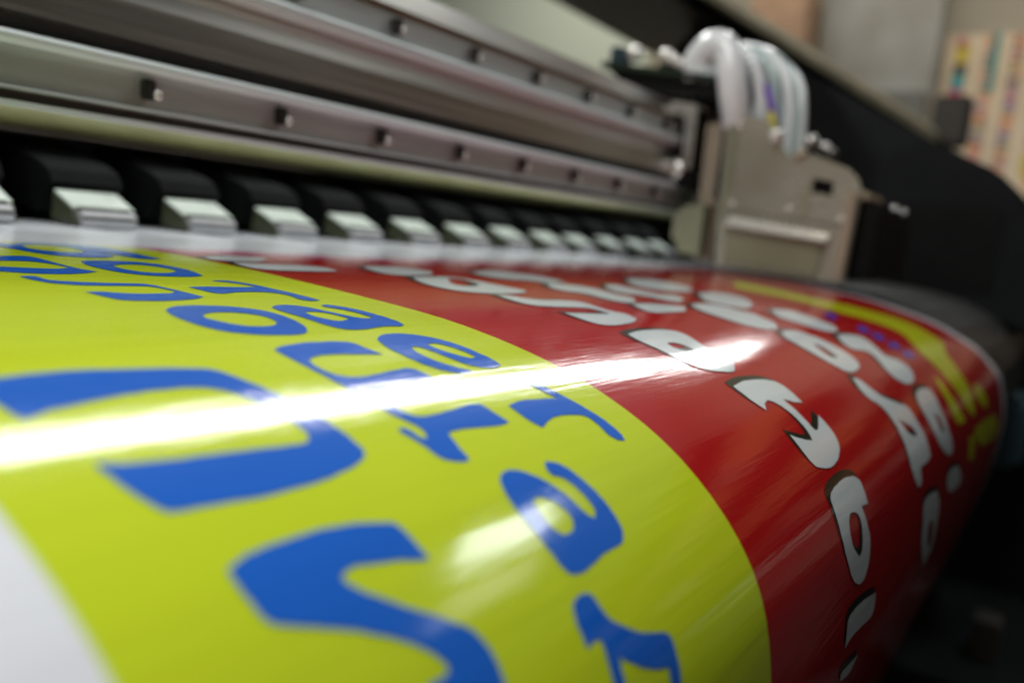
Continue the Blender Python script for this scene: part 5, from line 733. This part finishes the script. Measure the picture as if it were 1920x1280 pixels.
# hoses: a thick milky loop and thinner ones behind it
hoses = [
    ('tube', [(CX + .2, 13.5, 5.95), (CX + .1, 13.55, 6.6), (CX, 13.0, 7.1), (CX, 12.4, 6.85), (CX - .1, 12.1, 6.0), (CX + .1, 11.95, 5.1), (CX + .6, 11.9, 4.2)], .54),
    ('tube', [(CX + .5, 13.2, 5.9), (CX + .4, 13.3, 6.4), (CX + .5, 12.9, 6.8), (CX + .6, 12.5, 6.5), (CX + .8, 12.4, 5.9), (CX + 1.3, 12.3, 5.0), (CX + 1.6, 12.2, 4.2)], .52),
    ('tube', [(CX + .9, 13.6, 6.0), (CX + .9, 13.2, 6.9), (CX + .9, 12.5, 7.2), (CX + .7, 11.8, 6.8), (CX + .7, 11.4, 6.1), (CX + .9, 11.2, 5.2), (CX + 1.2, 11.1, 4.0)], .24),
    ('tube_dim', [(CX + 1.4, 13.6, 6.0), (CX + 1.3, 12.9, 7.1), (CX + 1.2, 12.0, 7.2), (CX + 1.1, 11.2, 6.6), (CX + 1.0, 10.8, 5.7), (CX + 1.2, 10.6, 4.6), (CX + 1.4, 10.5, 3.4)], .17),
    ('tube', [(CX + 1.7, 13.6, 6.1), (CX + 1.6, 12.7, 7.3), (CX + 1.5, 11.5, 7.1), (CX + 1.4, 10.8, 6.5), (CX + 1.3, 10.4, 5.6), (CX + 1.3, 10.25, 4.6), (CX + 1.4, 10.2, 3.2)], .20),
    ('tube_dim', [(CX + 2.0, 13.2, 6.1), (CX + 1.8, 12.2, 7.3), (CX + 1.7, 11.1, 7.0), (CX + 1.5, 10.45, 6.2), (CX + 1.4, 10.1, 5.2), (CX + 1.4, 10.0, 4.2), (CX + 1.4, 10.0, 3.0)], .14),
    ('tube', [(CX + 2.2, 13.2, 6.1), (CX + 2.0, 11.8, 7.15), (CX + 1.9, 10.8, 6.7), (CX + 1.8, 10.2, 6.0), (CX + 1.6, 9.95, 5.2), (CX + 1.6, 9.85, 4.3), (CX + 1.6, 9.8, 3.0)], .17),
    ('tube', [(CX + 1.2, 13.4, 6.0), (CX + 1.1, 13.0, 6.7), (CX + 1.1, 12.4, 7.0), (CX + 1.0, 11.6, 6.4), (CX + 1.0, 11.3, 5.6), (CX + 1.4, 11.5, 4.6), (CX + 1.6, 11.6, 4.0)], .22),
]
for mm, pts, r in hoses:
    tube("ink_hose", pts, r, M[mm], car)
tube("signal_wire", [(CX + .9, 11.3, 6.0), (CX + .6, 10.9, 5.5), (CX + .4, 10.6, 4.9), (CX + .5, 10.4, 4.2)], .13, M['violet'], car)
tube("signal_wire", [(CX + .3, 10.62, 4.75), (CX + .2, 10.48, 4.45), (CX + .2, 10.38, 4.1)], .15, M['yellow'], car)

# ------------------------------------------------------------------ background, seen far out of focus
K = 2.0
WX = 207.0
def bgbox(name, x0, x1, y0, y1, z0, z1, m, label=None, cat=None, parent=None, bevel=.3, kind=None):
    o = box(name, x0 * K, x1 * K, y0 * K, y1 * K, z0 * K, z1 * K, m, parent, bevel)
    if label: tag(o, label, cat)
    if kind: tag(o, kind=kind)
    return o
box("wall", WX + .6, WX + 5, -140, 230, -28.57, 90, M['wall'])["kind"] = "structure"
box("shelf_board", WX - 4, WX + .5, 2, 110, 12, 14.5, M['drawer'])
cab = bgbox("storage_cabinet", 100.5, 103.9, 17.9, 30.2, 14.3, 34, M['cabinet'], "pale grey cabinet standing beside the poster behind the printer", "cabinet")
dr = bgbox("cabinet_base", 98, 100.4, 17.9, 30, 12.4, 17.6, M['drawer'], None, None, cab)
bgbox("cardboard_box", 96, 100, 30.6, 37.0, 19.5, 30, M['carton'], "brown cardboard box standing left of the pale cabinet", "box")

poster = box("test_print_poster", WX, WX + .4, 5.5 * K, 17.6 * K, 8 * K, 24.3 * K, M['cream'])
tag(poster, "cream paper with columns of colour test patches pinned on the wall", "poster")
bpy.data.objects["shelf_board"].name = "wall_shelf"
tag(bpy.data.objects["wall_shelf"], "dark shelf board fixed to the wall behind the hood", "shelf")
random.seed(4)
def patch(y, z, w, h, c, bm_map):
    bm_map.setdefault(c, []).append((y, z, w, h))
pm = {}
for (y, z, h, c) in ((16.1, 23.6, 1.0, 'pink'), (15.9, 22.4, 1.9, 'yellow'), (15.9, 20.8, 1.1, 'black'), (15.95, 19.5, 1.7, 'cyan'), (16.05, 17.9, 1.6, 'magenta'), (16.05, 16.6, .8, 'orange'), (16.0, 15.8, .7, 'green')):
    patch(y, z, 1.2, h, c, pm)
for (yc, wd) in ((13.2, 1.3), (10.7, 1.2), (7.6, 1.2)):
    z = 24.0 if yc > 9 else 22
    while z > 8.6:
        h = random.uniform(.35, .8)
        patch(yc + .3, z, wd * .45, h, random.choice(['orange', 'brown', 'pink', 'violet', 'orange', 'green']), pm)
        if yc > 12 and z > 18.5: patch(yc - .3, z, wd * .6, h + .3, 'teal', pm)
        else: patch(yc - .25, z, wd * .4, h, random.choice(['orange', 'violet', 'brown', 'green', 'pink']), pm)
        z -= h + random.uniform(.05, .3)
for (y, z, h, c) in ((8.1, 11.0, 2.6, 'yellow'), (8.0, 13.4, 1.4, 'pink')):
    patch(y, z, 1.2, h, c, pm)
for c, L_ in pm.items():
    for i, (y, z, w, h) in enumerate(L_):
        dxx = .02 + .012 * (i % 5)
        box("colour_patch", WX - .01 - dxx, WX - .005, (y - w / 2) * K, (y + w / 2) * K, (z - h / 2) * K, (z + h / 2) * K, INK[c], poster)["label"] = c + " test patch"
# stand post and a small carton seen below the sheet edge
box("waste_ink_tank", 52, 57, 2.0, 5.4, -10.4, -6.6, M['teal'], printer, 0.4)
box("lower_shelf", 46, 62, -3, 16, -21.0, -20.3, M['black_body'], printer, 0.1)
tag(box("small_carton", 50, 52, 1.4, 2.7, -20.29, -18.2, M['carton_dark'], None, 0.08), "small dim carton on the dark shelf low under the printer", "carton")
tag(box("pale_wall_panel", WX - .5, WX + .5, 106, 205, 30, 86, M['white_panel'], None, 0.2), "pale panel added for the light stretch of far wall above the beam", "pale_wall_panel")  # added panel standing in for a pale stretch of wall
t = tag(empty("reflected_shelving", WX - 8, -70, -28.57), "unseen dark shelving with orange brown bins, added for reflections in the film", "shelving")  # added out of view to streak the gloss of the red film
for z in (8, 29, 52, 74):
    box("shelf", WX - 16, WX - 1, -160, -8, z, z + 5, M['black_body'], t)
random.seed(7)
for z in (13, 34, 57):
    y = -158
    while y < -14:
        w = random.uniform(9, 17)
        if random.random() < .8:
            box("reflected_bin", WX - 14, WX - 2, y, y + w - .6, z + .02, z + random.uniform(7, 13), random.choice([M['bin_orange'], M['carton'], M['cream'], M['bin_orange'], M['drawer']]), t)
        y += w
# pale table added out of view, only met in the gloss of the film
t = empty("reflected_table", 84, -45, -28.57)
tag(t, "unseen long pale table, added for its reflection in the film", "table")
box("tabletop", 60, 108, -60, -30, -1.8, -.6, M['white_panel'], t, .1)
for (x, y) in ((61, -59), (106, -59), (61, -31.5), (106, -31.5)):
    box("leg", x, x + 1, y, y + 1, -28.57, -1.6, M['black_body'], t)
